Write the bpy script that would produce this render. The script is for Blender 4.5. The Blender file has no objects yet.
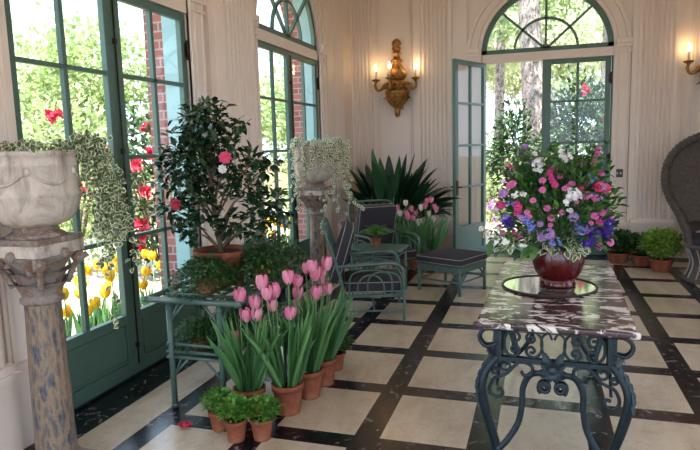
import bpy, bmesh, math, random
from mathutils import Vector, Matrix
V = Vector
PI = math.pi
rnd = random.Random(7)
COL = bpy.context.scene.collection
S = .67            # column pitch of the marble floor grid (metres)
LX, BY, RX, FY, CZ = -1.937, 6.5, 4.18, -5.6, 4.6   # room planes

SKY_S, SUN_S, EXPO, CANDLE_W = 2.0, 6.5, 1.85, .16
# ------------------------------------------------------------------ materials
def new_mat(name):
    m = bpy.data.materials.new(name); m.use_nodes = True
    nt = m.node_tree; b = nt.nodes['Principled BSDF']
    return m, nt, b
def lin(c):
    return tuple((x / 12.92 if x <= .04045 else ((x + .055) / 1.055) ** 2.4) for x in c)
def hexc(h):
    return lin(tuple(int(h[i:i + 2], 16) / 255 for i in (0, 2, 4))) + (1,)
def nd(nt, t, **kw):
    n = nt.nodes.new(t)
    for k, v in kw.items():
        if k in n.inputs: n.inputs[k].default_value = v
        else: setattr(n, k, v)
    return n
def ramp(nt, src, stops, interp='LINEAR'):
    r = nt.nodes.new('ShaderNodeValToRGB'); r.color_ramp.interpolation = interp
    e = r.color_ramp.elements
    while len(e) > 1: e.remove(e[-1])
    e[0].position = stops[0][0]; e[0].color = stops[0][1]
    for p, c in stops[1:]:
        k = e.new(p); k.color = c
    nt.links.new(src, r.inputs[0]); return r.outputs[0]
def mathn(nt, op, a, b=None):
    n = nt.nodes.new('ShaderNodeMath'); n.operation = op
    for i, x in enumerate((a, b)):
        if x is None: continue
        if isinstance(x, (int, float)): n.inputs[i].default_value = x
        else: nt.links.new(x, n.inputs[i])
    return n.outputs[0]
def mixc(nt, fac, a, b):
    n = nt.nodes.new('ShaderNodeMix'); n.data_type = 'RGBA'
    for i, x in ((0, fac), (6, a), (7, b)):
        if isinstance(x, (tuple, float, int)): n.inputs[i].default_value = x
        else: nt.links.new(x, n.inputs[i])
    return n.outputs[2]
def bump(nt, b, h, strength=.3, dist=.01):
    n = nd(nt, 'ShaderNodeBump', Strength=strength, Distance=dist)
    nt.links.new(h, n.inputs['Height']); nt.links.new(n.outputs[0], b.inputs['Normal'])
def coords(nt, kind='Object'):
    return nt.nodes.new('ShaderNodeTexCoord').outputs[kind]
def noise(nt, vec, scale, detail=4, rough=.55, dist=0, stretch=None):
    n = nd(nt, 'ShaderNodeTexNoise', Scale=scale, Detail=detail, Roughness=rough, Distortion=dist)
    if stretch:
        mp = nd(nt, 'ShaderNodeMapping'); mp.inputs['Scale'].default_value = stretch
        nt.links.new(vec, mp.inputs[0]); vec = mp.outputs[0]
    nt.links.new(vec, n.inputs['Vector']); return n.outputs['Fac']
def plain(name, h, rough=.5, metal=0, var=.0, scale=20, bmp=0, spec=.5):
    m, nt, b = new_mat(name); c = hexc(h)
    b.inputs['Roughness'].default_value = rough; b.inputs['Metallic'].default_value = metal
    b.inputs['Specular IOR Level'].default_value = spec
    v = coords(nt); n = noise(nt, v, scale)
    if var:
        o = ramp(nt, n, [(.3, tuple(x * (1 - var) for x in c[:3]) + (1,)), (.7, tuple(min(1, x * (1 + var)) for x in c[:3]) + (1,))])
        nt.links.new(o, b.inputs['Base Color'])
    else: b.inputs['Base Color'].default_value = c
    if bmp: bump(nt, b, n, bmp)
    return m
def leafy(name, cols, rough=.45, trans=.25, edge=None, spec=.5):
    """leaf / petal material: colour differs from leaf to leaf; edge = colour of the pale margin"""
    m, nt, b = new_mat(name)
    g = nt.nodes.new('ShaderNodeNewGeometry')
    k = len(cols)
    c = ramp(nt, g.outputs['Random Per Island'], [((i + .5) / k, hexc(h)) for i, h in enumerate(cols)])
    if edge:
        a = nd(nt, 'ShaderNodeAttribute', attribute_name='edge')
        f = ramp(nt, a.outputs['Fac'], [(edge[1], (0, 0, 0, 1)), (min(1, edge[1] + edge[2]), (1, 1, 1, 1))])
        c = mixc(nt, f, c, hexc(edge[0]))
    nt.links.new(c, b.inputs['Base Color']); b.inputs['Roughness'].default_value = rough
    b.inputs['Specular IOR Level'].default_value = spec
    if trans:
        t = nd(nt, 'ShaderNodeBsdfTranslucent'); nt.links.new(c, t.inputs[0])
        mx = nd(nt, 'ShaderNodeMixShader'); mx.inputs[0].default_value = trans
        nt.links.new(b.outputs[0], mx.inputs[1]); nt.links.new(t.outputs[0], mx.inputs[2])
        nt.links.new(mx.outputs[0], nt.nodes['Material Output'].inputs[0])
    return m
M = {}
M['cream'] = plain('cream_paint', 'E6D8CB', .5, var=.03, scale=3)
M['ceiling'] = plain('ceiling_paint', 'E9E0D6', .8)
M['green'] = plain('green_paint', '4E6B5E', .42, var=.06, scale=6)
M['teal'] = plain('pale_teal_jamb', '8FB3B2', .5, var=.05, scale=6)  # window jambs, paler and bluer than the sashes
M['metalgreen'] = plain('green_enamel', '4D655B', .38, var=.12, scale=14)
M['iron'] = plain('wrought_iron', '222F35', .42, .5, var=.25, scale=30, bmp=.25)
M['brass'] = plain('dark_bronze', '3A2E25', .45, .6, var=.2)
M['cushion'] = plain('charcoal_canvas', '3B383E', .9, var=.12, scale=60, bmp=.15, spec=.2)
M['piping'] = plain('pale_piping', '9A948C', .8)
M['soil'] = plain('potting_soil', '2A211B', .95, var=.3, scale=60, bmp=.6, spec=.1)
M['stem'] = plain('green_stem', '5E8148', .5)
M['bark'] = plain('brown_bark', '6B5A49', .85, var=.35, scale=35, bmp=.6, spec=.2)
M['candle'] = plain('candle_sleeve', 'D9CDB0', .6)
M['switch'] = plain('dark_plate', '33302C', .35, .4)
M['toggle'] = plain('pale_toggle', 'C9C2B4', .5)
M['glaze'] = plain('oxblood_glaze', '4A0B10', .12, var=.3, scale=9, bmp=.05)
M['glazefoot'] = plain('tan_glaze', '6E2A22', .3)
M['gravel'] = plain('pale_gravel', 'B4AA98', .95, var=.25, scale=40, bmp=.5, spec=.1)
M['earth'] = plain('garden_earth', '6D5D48', .95, var=.35, scale=9, bmp=.5, spec=.1)
M['petal_red'] = leafy('red_petal', ['D22A4A', 'B81B3C'], .5, .2)

def terracotta():
    m, nt, b = new_mat('terracotta'); v = coords(nt)
    n = noise(nt, v, 9, 5); n2 = noise(nt, v, 40, 3)
    c = ramp(nt, n, [(.3, hexc('6F3D2C')), (.55, hexc('8E5138')), (.75, hexc('A27057'))])
    nt.links.new(c, b.inputs['Base Color']); b.inputs['Roughness'].default_value = .85
    b.inputs['Specular IOR Level'].default_value = .25; bump(nt, b, n2, .15); return m
M['terracotta'] = terracotta()

def stone(name, stops, scale, rough=.7, bs=.5, stretch=None, dist=.6):
    m, nt, b = new_mat(name); v = coords(nt)
    n = noise(nt, v, scale, 8, .65, dist, stretch)
    nt.links.new(ramp(nt, n, stops), b.inputs['Base Color']); b.inputs['Roughness'].default_value = rough
    bump(nt, b, noise(nt, v, 22, 6, .6), bs, .012); return m
M['urn'] = stone('weathered_lead_stone', [(.28, hexc('5B5048')), (.42, hexc('9B8F84')), (.56, hexc('C4BAAD')), (.72, hexc('A9A096'))], 8, .75, .5, (1, 1, .35))
M['shaft'] = stone('breccia_shaft', [(.34, hexc('33363F')), (.43, hexc('5E5B5E')), (.5, hexc('8F775C')), (.57, hexc('6E6259')), (.66, hexc('4C4B50'))], 24, .45, .15, (1, 1, .3), .1)
M['capital'] = stone('carved_capital_stone', [(.3, hexc('4D4642')), (.46, hexc('8B8279')), (.56, hexc('77594A')), (.64, hexc('9A8F84')), (.75, hexc('B5ABA0'))], 10, .75, .6)
M['gilt'] = stone('worn_gilt_wood', [(.3, hexc('54351C')), (.46, hexc('8E5E2C')), (.6, hexc('BC8C4A')), (.75, hexc('744425'))], 22, .4, .4)
M['gilt'].node_tree.nodes['Principled BSDF'].inputs['Metallic'].default_value = .45
M['wicker'] = None

def wicker():
    m, nt, b = new_mat('grey_wicker'); v = coords(nt)
    w = nd(nt, 'ShaderNodeTexWave', Scale=26.0, Distortion=1.5); w.bands_direction = 'Z'
    nt.links.new(v, w.inputs['Vector'])
    n = noise(nt, v, 30, 4)
    c = ramp(nt, n, [(.3, hexc('5A514B')), (.7, hexc('82786F'))])
    c2 = mixc(nt, w.outputs['Fac'], hexc('473F3A'), c)
    nt.links.new(c2, b.inputs['Base Color']); b.inputs['Roughness'].default_value = .8
    bump(nt, b, w.outputs['Fac'], .6, .01); return m
M['wicker'] = wicker()

def marble_floor():
    m, nt, b = new_mat('marble_grid_floor'); v = coords(nt)
    sp = nt.nodes.new('ShaderNodeSeparateXYZ'); nt.links.new(v, sp.inputs[0])
    X, Y = sp.outputs[0], sp.outputs[1]
    P = S * 1.1994
    fx = mathn(nt, 'FRACT', mathn(nt, 'ADD', mathn(nt, 'DIVIDE', X, S), 20))
    fy = mathn(nt, 'FRACT', mathn(nt, 'ADD', mathn(nt, 'DIVIDE', Y, P), 20))
    colm = mathn(nt, 'LESS_THAN', fx, .232)
    rowm = mathn(nt, 'LESS_THAN', fy, .1928)
    inside = mathn(nt, 'MULTIPLY', mathn(nt, 'GREATER_THAN', X, -1.345), mathn(nt, 'LESS_THAN', Y, 5.80))
    bord = mathn(nt, 'MAXIMUM', mathn(nt, 'LESS_THAN', X, -1.64), mathn(nt, 'GREATER_THAN', Y, 6.12))
    bord = mathn(nt, 'MAXIMUM', bord, mathn(nt, 'GREATER_THAN', X, 3.92))
    grid = mathn(nt, 'MULTIPLY', mathn(nt, 'MAXIMUM', colm, rowm), inside)
    dark = mathn(nt, 'MINIMUM', mathn(nt, 'MAXIMUM', grid, bord), 1)
    # joints where the slabs butt
    def edge(f, w0, p):
        a = mathn(nt, 'LESS_THAN', mathn(nt, 'ABSOLUTE', mathn(nt, 'SUBTRACT', f, w0)), .0022 / p)
        c = mathn(nt, 'LESS_THAN', f, .0022 / p); return mathn(nt, 'MAXIMUM', a, c)
    jt = mathn(nt, 'MULTIPLY', mathn(nt, 'MAXIMUM', edge(fx, .232, S), edge(fy, .1928, P)), inside)
    # per-slab tone
    cell = nt.nodes.new('ShaderNodeCombineXYZ')
    nt.links.new(mathn(nt, 'FLOOR', mathn(nt, 'ADD', mathn(nt, 'DIVIDE', X, S), 20)), cell.inputs[0])
    nt.links.new(mathn(nt, 'FLOOR', mathn(nt, 'ADD', mathn(nt, 'DIVIDE', Y, P), 20)), cell.inputs[1])
    wn = nd(nt, 'ShaderNodeTexWhiteNoise'); nt.links.new(cell.outputs[0], wn.inputs['Vector'])
    n1 = noise(nt, v, 4, 8, .65, .4, (1, .4, 1)); n2 = noise(nt, v, 14, 6, .7, 1.5)
    light = ramp(nt, n1, [(.32, hexc('AC9A84')), (.48, hexc('BEAD97')), (.66, hexc('C8B8A3'))])
    light = mixc(nt, mathn(nt, 'MULTIPLY', wn.outputs[0], .22), light, hexc('A18F7A'))
    light = mixc(nt, ramp(nt, n2, [(.56, (0, 0, 0, 1)), (.6, (.4, .4, .4, 1)), (.64, (0, 0, 0, 1))]), light, hexc('8C765F'))
    v1 = noise(nt, v, 5.5, 9, .72, 2.6)
    dk = ramp(nt, v1, [(.40, hexc('0F0F14')), (.56, hexc('171519')), (.595, hexc('4A4446')), (.625, hexc('8C8484')), (.66, hexc('3A3538')), (.69, hexc('1A171B'))])
    c = mixc(nt, dark, light, dk)
    c = mixc(nt, jt, c, hexc('2B2421'))
    nt.links.new(c, b.inputs['Base Color'])
    r = ramp(nt, n1, [(.3, (.17,) * 3 + (1,)), (.7, (.27,) * 3 + (1,))])
    nt.links.new(r, b.inputs['Roughness'])
    b.inputs['Specular IOR Level'].default_value = .4
    return m
M['floor'] = marble_floor()

def table_marble():
    m, nt, b = new_mat('purple_breccia_marble'); v = coords(nt)
    n = noise(nt, v, 6.5, 6, .62, 1.0, (1, 2.3, 1)); n2 = noise(nt, v, 3, 4)
    base = ramp(nt, n2, [(.35, hexc('2E1D20')), (.6, hexc('4A3437')), (.75, hexc('5E4A49'))])
    f = ramp(nt, n, [(.525, (0, 0, 0, 1)), (.56, (1, 1, 1, 1))])
    c = mixc(nt, f, base, hexc('DDD3CD'))
    n3 = noise(nt, v, 26, 5, .6, .6, (1, 2, 1))
    f3 = ramp(nt, n3, [(.6, (0, 0, 0, 1)), (.66, (1, 1, 1, 1))])
    c = mixc(nt, mathn(nt, 'MULTIPLY', f3, .55), c, hexc('9A8884'))
    nt.links.new(c, b.inputs['Base Color']); b.inputs['Roughness'].default_value = .16
    return m
M['tablemarble'] = table_marble()

def brick():
    m, nt, b = new_mat('red_brick'); v = coords(nt)
    # the brick courses follow the wall faces: use (x+y, z)
    sp = nt.nodes.new('ShaderNodeSeparateXYZ'); nt.links.new(v, sp.inputs[0])
    cb = nt.nodes.new('ShaderNodeCombineXYZ')
    nt.links.new(mathn(nt, 'ADD', sp.outputs[0], sp.outputs[1]), cb.inputs[0]); nt.links.new(sp.outputs[2], cb.inputs[1])
    t = nd(nt, 'ShaderNodeTexBrick', Scale=1.0); t.inputs['Color1'].default_value = hexc('A3655B'); t.inputs['Color2'].default_value = hexc('87504A')
    t.inputs['Mortar'].default_value = hexc('A3938A'); t.inputs['Mortar Size'].default_value = .008
    t.inputs['Brick Width'].default_value = .22; t.inputs['Row Height'].default_value = .078
    nt.links.new(cb.outputs[0], t.inputs['Vector']); nt.links.new(t.outputs['Color'], b.inputs['Base Color'])
    b.inputs['Roughness'].default_value = .9; bump(nt, b, t.outputs['Fac'], -.3); return m
M['brick'] = brick()

def glass():
    m, nt, b = new_mat('window_glass')
    nt.nodes.remove(b)
    t = nd(nt, 'ShaderNodeBsdfTransparent'); g = nd(nt, 'ShaderNodeBsdfGlossy', Roughness=.02)
    t.inputs[0].default_value = (.95, .98, .97, 1)
    lw = nd(nt, 'ShaderNodeLayerWeight'); fr = mathn(nt, 'ADD', .035, mathn(nt, 'MULTIPLY', mathn(nt, 'POWER', lw.outputs['Facing'], 5), .7))
    mx = nd(nt, 'ShaderNodeMixShader'); nt.links.new(fr, mx.inputs[0])
    nt.links.new(t.outputs[0], mx.inputs[1]); nt.links.new(g.outputs[0], mx.inputs[2])
    nt.links.new(mx.outputs[0], nt.nodes['Material Output'].inputs[0]); return m
M['glass'] = glass()
def mirror():
    m, nt, b = new_mat('mirror_tray'); b.inputs['Base Color'].default_value = hexc('9AA39B')
    b.inputs['Metallic'].default_value = .9; b.inputs['Roughness'].default_value = .06; return m
M['mirror'] = mirror()
def emit(name, col, s):
    m, nt, b = new_mat(name); b.inputs['Base Color'].default_value = (0, 0, 0, 1)
    b.inputs['Emission Color'].default_value = hexc(col); b.inputs['Emission Strength'].default_value = s; return m
M['flame'] = emit('lit_bulb', 'FFDCA0', 9)
# plants
M['camellia'] = leafy('camellia_leaf', ['1E3A22', '28472A', '17301F', '35542F'], .2, .1, None, .8)
M['trail'] = leafy('trailing_leaf', ['2B4A26', '3E6731', '223F1F', '527638'], .5, .2)
M['herb'] = leafy('herb_leaf', ['4C7F2E', '5F9636', '3E6E27', '76A843'], .5, .3)
M['lime'] = leafy('lime_leaf', ['7FA63A', '93B44A', '5F8A30', 'A6BF55'], .5, .3)
M['tulipleaf'] = leafy('tulip_leaf', ['4E7A4B', '5D8C52', '3F6B3F', '6C9A5A'], .45, .28)
M['aspid'] = leafy('aspidistra_leaf', ['1D3A22', '274A2B', '16301C', '2E5230'], .35, .15)
M['ivy'] = leafy('variegated_ivy', ['4A6A38', '61803F', '3B5A30', '7A9455'], .5, .35, ('E8E6CC', .5, .25))
M['ivypale'] = leafy('pale_variegated_ivy', ['66804A', '8A9C66', '506B3C'], .5, .3, ('ECEAD2', .3, .3))
M['bouq'] = leafy('bouquet_leaf', ['36602F', '4B7A3C', '649146', '2A4E27'], .45, .3)
M['pine'] = leafy('fern_leaf', ['5F9140', '79A84E', '4E7F38'], .5, .3)
M['pinkt'] = leafy('pink_tulip_petal', ['EA8FAD', 'F0A2BB', 'E27C9F', 'F4B2C6'], .5, .35, ('F6C4D0', .75, .3))
M['whitet'] = leafy('white_tulip_petal', ['F0EBDD', 'E8E2D2'], .5, .3)
M['pink'] = leafy('pink_petal', ['DE6CA8', 'E884B8', 'D0589A', 'E27ABC'], .5, .3)
M['magenta'] = leafy('magenta_petal', ['CC2F80', 'D94A92', 'B8246E', 'E05A9A'], .5, .3)
M['coral'] = leafy('coral_petal', ['E8477A', 'F06A8E', 'DD3B6C'], .5, .3)
M['white'] = leafy('white_petal', ['F4F0EE', 'E9E6EA', 'FAF6F2'], .5, .3)
M['violet'] = leafy('violet_petal', ['4B2E9A', '5B3AAE', '3C2488', '6D4BBE'], .5, .3)
M['blue'] = leafy('blue_petal', ['6C6CC4', '8088CF', '5A5AB4', '9AA2DC'], .5, .3)
M['lilac'] = leafy('lilac_petal', ['B58CCB', 'C7A4D6', 'A57BC0'], .5, .3)
M['yellow'] = leafy('yellow_petal', ['F2C81E', 'F6D53A', 'E8B512'], .5, .35)
M['redbloom'] = leafy('red_petal_cluster', ['C8324E', 'D8506A', 'B02340'], .5, .3)
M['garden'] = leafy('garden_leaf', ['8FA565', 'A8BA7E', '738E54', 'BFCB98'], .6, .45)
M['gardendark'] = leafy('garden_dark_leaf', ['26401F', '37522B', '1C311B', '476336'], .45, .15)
M['gardenpale'] = leafy('garden_overexposed_leaf', ['C4CCA8', 'D8DDBE', 'A9B88C', 'E4E6D2'], .6, .5)  # leaf colours whitened to stand in for overexposed sunlight outdoors
M['oak'] = stone('oak_bark', [(.36, hexc('3E352F')), (.48, hexc('7D7068')), (.56, hexc('A79B92')), (.66, hexc('5A4E47'))], 16, .9, .8, (1, 1, .5))

# ------------------------------------------------------------------ mesh builder
class MB:
    def __init__(s): s.v = []; s.f = []; s.e = []; s.sm = []
    def add(s, verts, faces, smooth=False, edge=None):
        o = len(s.v)
        s.v += [tuple(p) for p in verts]; s.f += [tuple(i + o for i in f) for f in faces]
        s.sm += [smooth] * len(faces); s.e += (edge if edge else [0.0] * len(verts))
        return s
    def box(s, a, b, mat=None):
        (x0, y0, z0), (x1, y1, z1) = a, b
        vs = [V(p) for p in ((x0, y0, z0), (x1, y0, z0), (x1, y1, z0), (x0, y1, z0), (x0, y0, z1), (x1, y0, z1), (x1, y1, z1), (x0, y1, z1))]
        if mat: vs = [mat @ p for p in vs]
        return s.add(vs, [(0, 3, 2, 1), (4, 5, 6, 7), (0, 1, 5, 4), (1, 2, 6, 5), (2, 3, 7, 6), (3, 0, 4, 7)])
    def tube(s, pts, r, n=8, caps=True, flat=None):
        """flat=(wide, thin, up): strap section instead of round"""
        pts = [V(p) for p in pts]; k = len(pts)
        rs = r if isinstance(r, (list, tuple)) else [r] * k
        ring = []; prev = None
        for i, p in enumerate(pts):
            t = (pts[min(i + 1, k - 1)] - pts[max(i - 1, 0)])
            t = t.normalized() if t.length > 1e-9 else V((0, 0, 1))
            if flat:
                a = flat[2] - t * flat[2].dot(t); a.normalize()
            elif prev is None:
                a = t.orthogonal().normalized()
            else:
                a = prev - t * prev.dot(t)
                a = a.normalized() if a.length > 1e-6 else t.orthogonal().normalized()
            prev = a; b = t.cross(a)
            for j in range(n):
                w = 2 * PI * j / n
                if flat:
                    c_, s_ = math.cos(w), math.sin(w)
                    m = max(abs(c_), abs(s_)) ** .75
                    ring.append(p + a * (c_ / m * flat[0] * rs[i]) + b * (s_ / m * flat[1] * rs[i]))
                else: ring.append(p + (a * math.cos(w) + b * math.sin(w)) * rs[i])
        fs = []
        for i in range(k - 1):
            for j in range(n):
                q = (j + 1) % n
                fs.append((i * n + j, i * n + q, (i + 1) * n + q, (i + 1) * n + j))
        if caps: fs += [tuple(reversed(range(n))), tuple((k - 1) * n + j for j in range(n))]
        return s.add(ring, fs, True)
    def lathe(s, prof, n=32, c=(0, 0, 0), mod=None, caps=True):
        vs = []; fs = []; k = len(prof); ix = []
        for i, (r, z) in enumerate(prof):
            o = len(vs)
            if r < 1e-6:
                vs.append((c[0], c[1], c[2] + z)); ix.append([o] * n); continue
            for j in range(n):
                a = 2 * PI * j / n; q = r * (mod(a, z, i) if mod else 1)
                vs.append((c[0] + q * math.cos(a), c[1] + q * math.sin(a), c[2] + z))
            ix.append(list(range(o, o + n)))
        for i in range(k - 1):
            for j in range(n):
                w = (j + 1) % n; f = []
                for q in (ix[i][j], ix[i][w], ix[i + 1][w], ix[i + 1][j]):
                    if q not in f: f.append(q)
                if len(f) > 2: fs.append(tuple(f))
        if caps and prof[0][0] > 1e-4: fs.append(tuple(reversed(ix[0])))
        if caps and prof[-1][0] > 1e-4: fs.append(tuple(ix[-1]))
        return s.add(vs, fs, True)
    def prism(s, poly, axis, a, b):
        """2-D outline extruded along axis (0,1,2) from a to b; poly in the other two axes, cyclic order"""
        n = len(poly)
        def mk(p, t):
            return (t, p[0], p[1]) if axis == 0 else (p[0], t, p[1]) if axis == 1 else (p[0], p[1], t)
        vs = [mk(p, a) for p in poly] + [mk(p, b) for p in poly]
        fs = [tuple(range(n)), tuple(reversed(range(n, 2 * n)))] + [(i, i + n, (i + 1) % n + n, (i + 1) % n) for i in range(n)]
        return s.add(vs, fs)
    def ball(s, c, r, sc=(1, 1, 1), n=10, m=6):
        vs = []; fs = []
        for i in range(m + 1):
            t = PI * i / m
            for j in range(n):
                a = 2 * PI * j / n
                vs.append((c[0] + r * sc[0] * math.sin(t) * math.cos(a), c[1] + r * sc[1] * math.sin(t) * math.sin(a), c[2] + r * sc[2] * math.cos(t)))
        for i in range(m):
            for j in range(n):
                q = (j + 1) % n; fs.append((i * n + j, (i + 1) * n + j, (i + 1) * n + q, i * n + q))
        return s.add(vs, fs, True)
    def leaf(s, p, d, up, L, W, fold=.25, droop=.15):
        p = V(p); d = V(d).normalized(); side = d.cross(V(up))
        side = side.normalized() if side.length > 1e-4 else d.orthogonal().normalized()
        u = side.cross(d)
        m1 = p + d * L * .42 + u * (.06 * L)
        t = p + d * L - u * (droop * L)
        l = p + d * L * .40 + side * W * .5 + u * fold * W * .5; r = p + d * L * .40 - side * W * .5 + u * fold * W * .5
        l2 = p + d * L * .74 + side * W * .36 + u * (fold * W * .4 - droop * L * .45); r2 = p + d * L * .74 - side * W * .36 + u * (fold * W * .4 - droop * L * .45)
        m2 = p + d * L * .74 - u * (droop * L * .4)
        return s.add([p, l, r, m1, l2, r2, m2, t], [(0, 2, 3), (0, 3, 1), (1, 3, 6, 4), (3, 2, 5, 6), (4, 6, 7), (6, 5, 7)], True, [.5, 1, 1, 0, 1, 1, 0, 1])
    def card(s, p, d, up, L, W):
        """small simple leaf"""
        p = V(p); d = V(d).normalized(); side = d.cross(V(up))
        side = side.normalized() if side.length > 1e-4 else d.orthogonal().normalized()
        u = side.cross(d)
        return s.add([p, p + d * L * .45 + side * W * .5, p + d * L - u * L * .12, p + d * L * .45 - side * W * .5, p + d * L * .45 - u * W * .15],
                     [(0, 4, 1), (0, 3, 4), (1, 4, 2), (4, 3, 2)], False, [1, 1, 1, 1, 0])
    def blade(s, p, d, L, W, curve=.5, nseg=6, cup=.25, up=V((0, 0, 1)), shape=None, droop=V((0, 0, -1))):
        """long strap leaf that starts along d and bends towards droop"""
        p = V(p); d = V(d).normalized(); vs = []; fs = []
        side = d.cross(up); side = side.normalized() if side.length > 1e-3 else d.orthogonal().normalized()
        for i in range(nseg + 1):
            t = i / nseg
            w = W * .5 * (shape(t) if shape else (math.sin(PI * min(1, .12 + t * .88)) ** .7))
            nrm = side.cross(d).normalized()
            vs += [p + side * w + nrm * (cup * w), p, p - side * w + nrm * (cup * w)]
            p = p + d * (L / nseg); d = (d + droop * (curve / nseg * (.4 + 1.2 * t))).normalized()
        for i in range(nseg):
            a = i * 3; fs += [(a, a + 1, a + 4, a + 3), (a + 1, a + 2, a + 5, a + 4)]
        return s.add(vs, fs, True, [1, 0, 1] * (nseg + 1))
    def build(s, name, mat, parent=None, label=None, xf=None):
        me = bpy.data.meshes.new(name)
        me.from_pydata(s.v, [], s.f)
        me.polygons.foreach_set('use_smooth', s.sm)
        if any(s.e):
            at = me.attributes.new('edge', 'FLOAT', 'POINT'); at.data.foreach_set('value', s.e)
        if mat: me.materials.append(mat)
        me.update()
        o = bpy.data.objects.new(name, me); COL.objects.link(o)
        if parent is not None: o.parent = parent
        if label: o['label'] = label
        if xf is not None: o.matrix_basis = xf
        return o
def fixn(o):
    bm = bmesh.new(); bm.from_mesh(o.data); bmesh.ops.recalc_face_normals(bm, faces=bm.faces); bm.to_mesh(o.data); bm.free(); return o
def bevel(o, w=.004, seg=2, ang=30):
    m = o.modifiers.new('edge', 'BEVEL'); m.width = w; m.segments = seg; m.limit_method = 'ANGLE'; m.angle_limit = math.radians(ang)
    return o
def tag(o, label, cat, group=None):
    o['label'] = label; o['category'] = cat
    if group: o['group'] = group
    return o
def thing(name, label, cat, loc=(0, 0, 0), rz=0, group=None, sc=1):
    o = bpy.data.objects.new(name, None); COL.objects.link(o); o.empty_display_size = .1
    o.location = loc; o.rotation_euler = (0, 0, rz); o.scale = (sc, sc, sc) if isinstance(sc, (int, float)) else sc
    return tag(o, label, cat, group)
def struct_empty(name):
    o = bpy.data.objects.new(name, None); COL.objects.link(o); o['kind'] = 'structure'; o.empty_display_size = .1; return o
def struct(name, mb, mat):
    o = mb.build(name, mat); o['kind'] = 'structure'; return o
def copy_tree(o, parent=None):
    c = o.copy(); COL.objects.link(c)
    if parent is not None: c.parent = parent
    for ch in list(o.children): copy_tree(ch, c)
    return c
def smooth_path(pts, n=6, closed=False):
    """Catmull-Rom through the points"""
    P = [V(p) for p in pts]; out = []; k = len(P)
    rng = range(k if closed else k - 1)
    for i in rng:
        if closed: a, b, c, d = P[(i - 1) % k], P[i], P[(i + 1) % k], P[(i + 2) % k]
        else: a, b, c, d = P[max(i - 1, 0)], P[i], P[i + 1], P[min(i + 2, k - 1)]
        for j in range(n):
            t = j / n
            out.append(.5 * ((2 * b) + (c - a) * t + (2 * a - 5 * b + 4 * c - d) * t * t + (3 * b - a - 3 * c + d) * t ** 3))
    if not closed: out.append(P[-1])
    return out
def rand_dir(up=0.0):
    while True:
        d = V((rnd.uniform(-1, 1), rnd.uniform(-1, 1), rnd.uniform(-1, 1)))
        if .05 < d.length < 1:
            d.normalize(); d.z += up; return d.normalized()
def rounded(size, bev=.04, bulge=.0, seg=3, cuts=6):
    """puffed cushion: a rounded box centred on the origin"""
    bm = bmesh.new(); bmesh.ops.create_cube(bm, size=1)
    bmesh.ops.subdivide_edges(bm, edges=bm.edges, cuts=cuts, use_grid_fill=True)
    hx, hy, hz = size[0] / 2, size[1] / 2, size[2] / 2
    for v in bm.verts:
        p = V((v.co.x * size[0], v.co.y * size[1], v.co.z * size[2]))
        q = V((max(-hx + bev, min(hx - bev, p.x)), max(-hy + bev, min(hy - bev, p.y)), max(-hz + bev, min(hz - bev, p.z))))
        d = p - q
        if d.length > 1e-6: p = q + d.normalized() * bev
        f = (1 - (p.x / hx) ** 2) * (1 - (p.y / hy) ** 2)
        p.z += math.copysign(bulge * max(0, f), p.z) if abs(p.z) > 1e-4 else 0
        v.co = p
    mb = MB(); bm.verts.ensure_lookup_table()
    mb.add([v.co for v in bm.verts], [[v.index for v in f.verts] for f in bm.faces], True); bm.free()
    return mb
# ------------------------------------------------------------------ room shell
T_IN, T_BR = .23, .44          # depth of jamb zone, outer face of the brick
def wall(mb, axis, a, b, s0, s1, H, ops):
    pos = s0
    for (c, hw, zs) in sorted(ops):
        mb.prism([(pos, 0), (c - hw, 0), (c - hw, H), (pos, H)], axis, a, b)
        n = 28
        for i in range(n):
            t0, t1 = PI - PI * i / n, PI - PI * (i + 1) / n
            p0 = (c + hw * math.cos(t0), zs + hw * math.sin(t0)); p1 = (c + hw * math.cos(t1), zs + hw * math.sin(t1))
            mb.prism([p0, p1, (p1[0], H), (p0[0], H)], axis, a, b)
        pos = c + hw
    mb.prism([(pos, 0), (s1, 0), (s1, H), (pos, H)], axis, a, b)
ZS = 3.06; HW = .985
LW = [(-2.62, HW, ZS), (.69, HW, ZS), (4.0, HW, ZS)]
RW = [(-2.62, HW, ZS), (.69, HW, ZS)]
DC = 1.12; DHW = .92
m = MB(); wall(m, 0, LX, LX - T_IN, FY, BY, CZ, LW); struct('wall_left', m, M['cream'])
m = MB(); wall(m, 0, LX - T_IN, LX - T_BR, FY, BY + T_BR, CZ + .4, LW); struct('wall_left_brick', m, M['brick'])
m = MB(); wall(m, 1, BY, BY + T_IN, LX - T_IN, RX + T_IN, CZ, [(DC, DHW + .015, ZS)]); struct('wall_back', m, M['cream'])
m = MB(); wall(m, 1, BY + T_IN, BY + T_BR, LX - T_BR, RX + T_BR, CZ + .4, [(DC, DHW + .015, ZS)]); struct('wall_back_brick', m, M['brick'])
m = MB(); wall(m, 0, RX, RX + .4, FY, BY, CZ, RW); struct('wall_right', m, M['cream'])
m = MB(); wall(m, 1, FY - .4, FY, LX - .4, RX + .4, CZ, [(-.9, HW, ZS), (1.12, HW, ZS), (3.14, .9, ZS)]); struct('wall_front', m, M['cream'])
m = MB(); m.box((LX - T_BR, FY - .4, CZ), (RX + .5, BY + T_BR, CZ + .12)); struct('ceiling', m, M['ceiling'])
m = MB(); m.box((LX - T_BR, FY - .4, -.16), (RX + .4, BY + T_BR, 0)); struct('floor', m, M['floor'])
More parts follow.
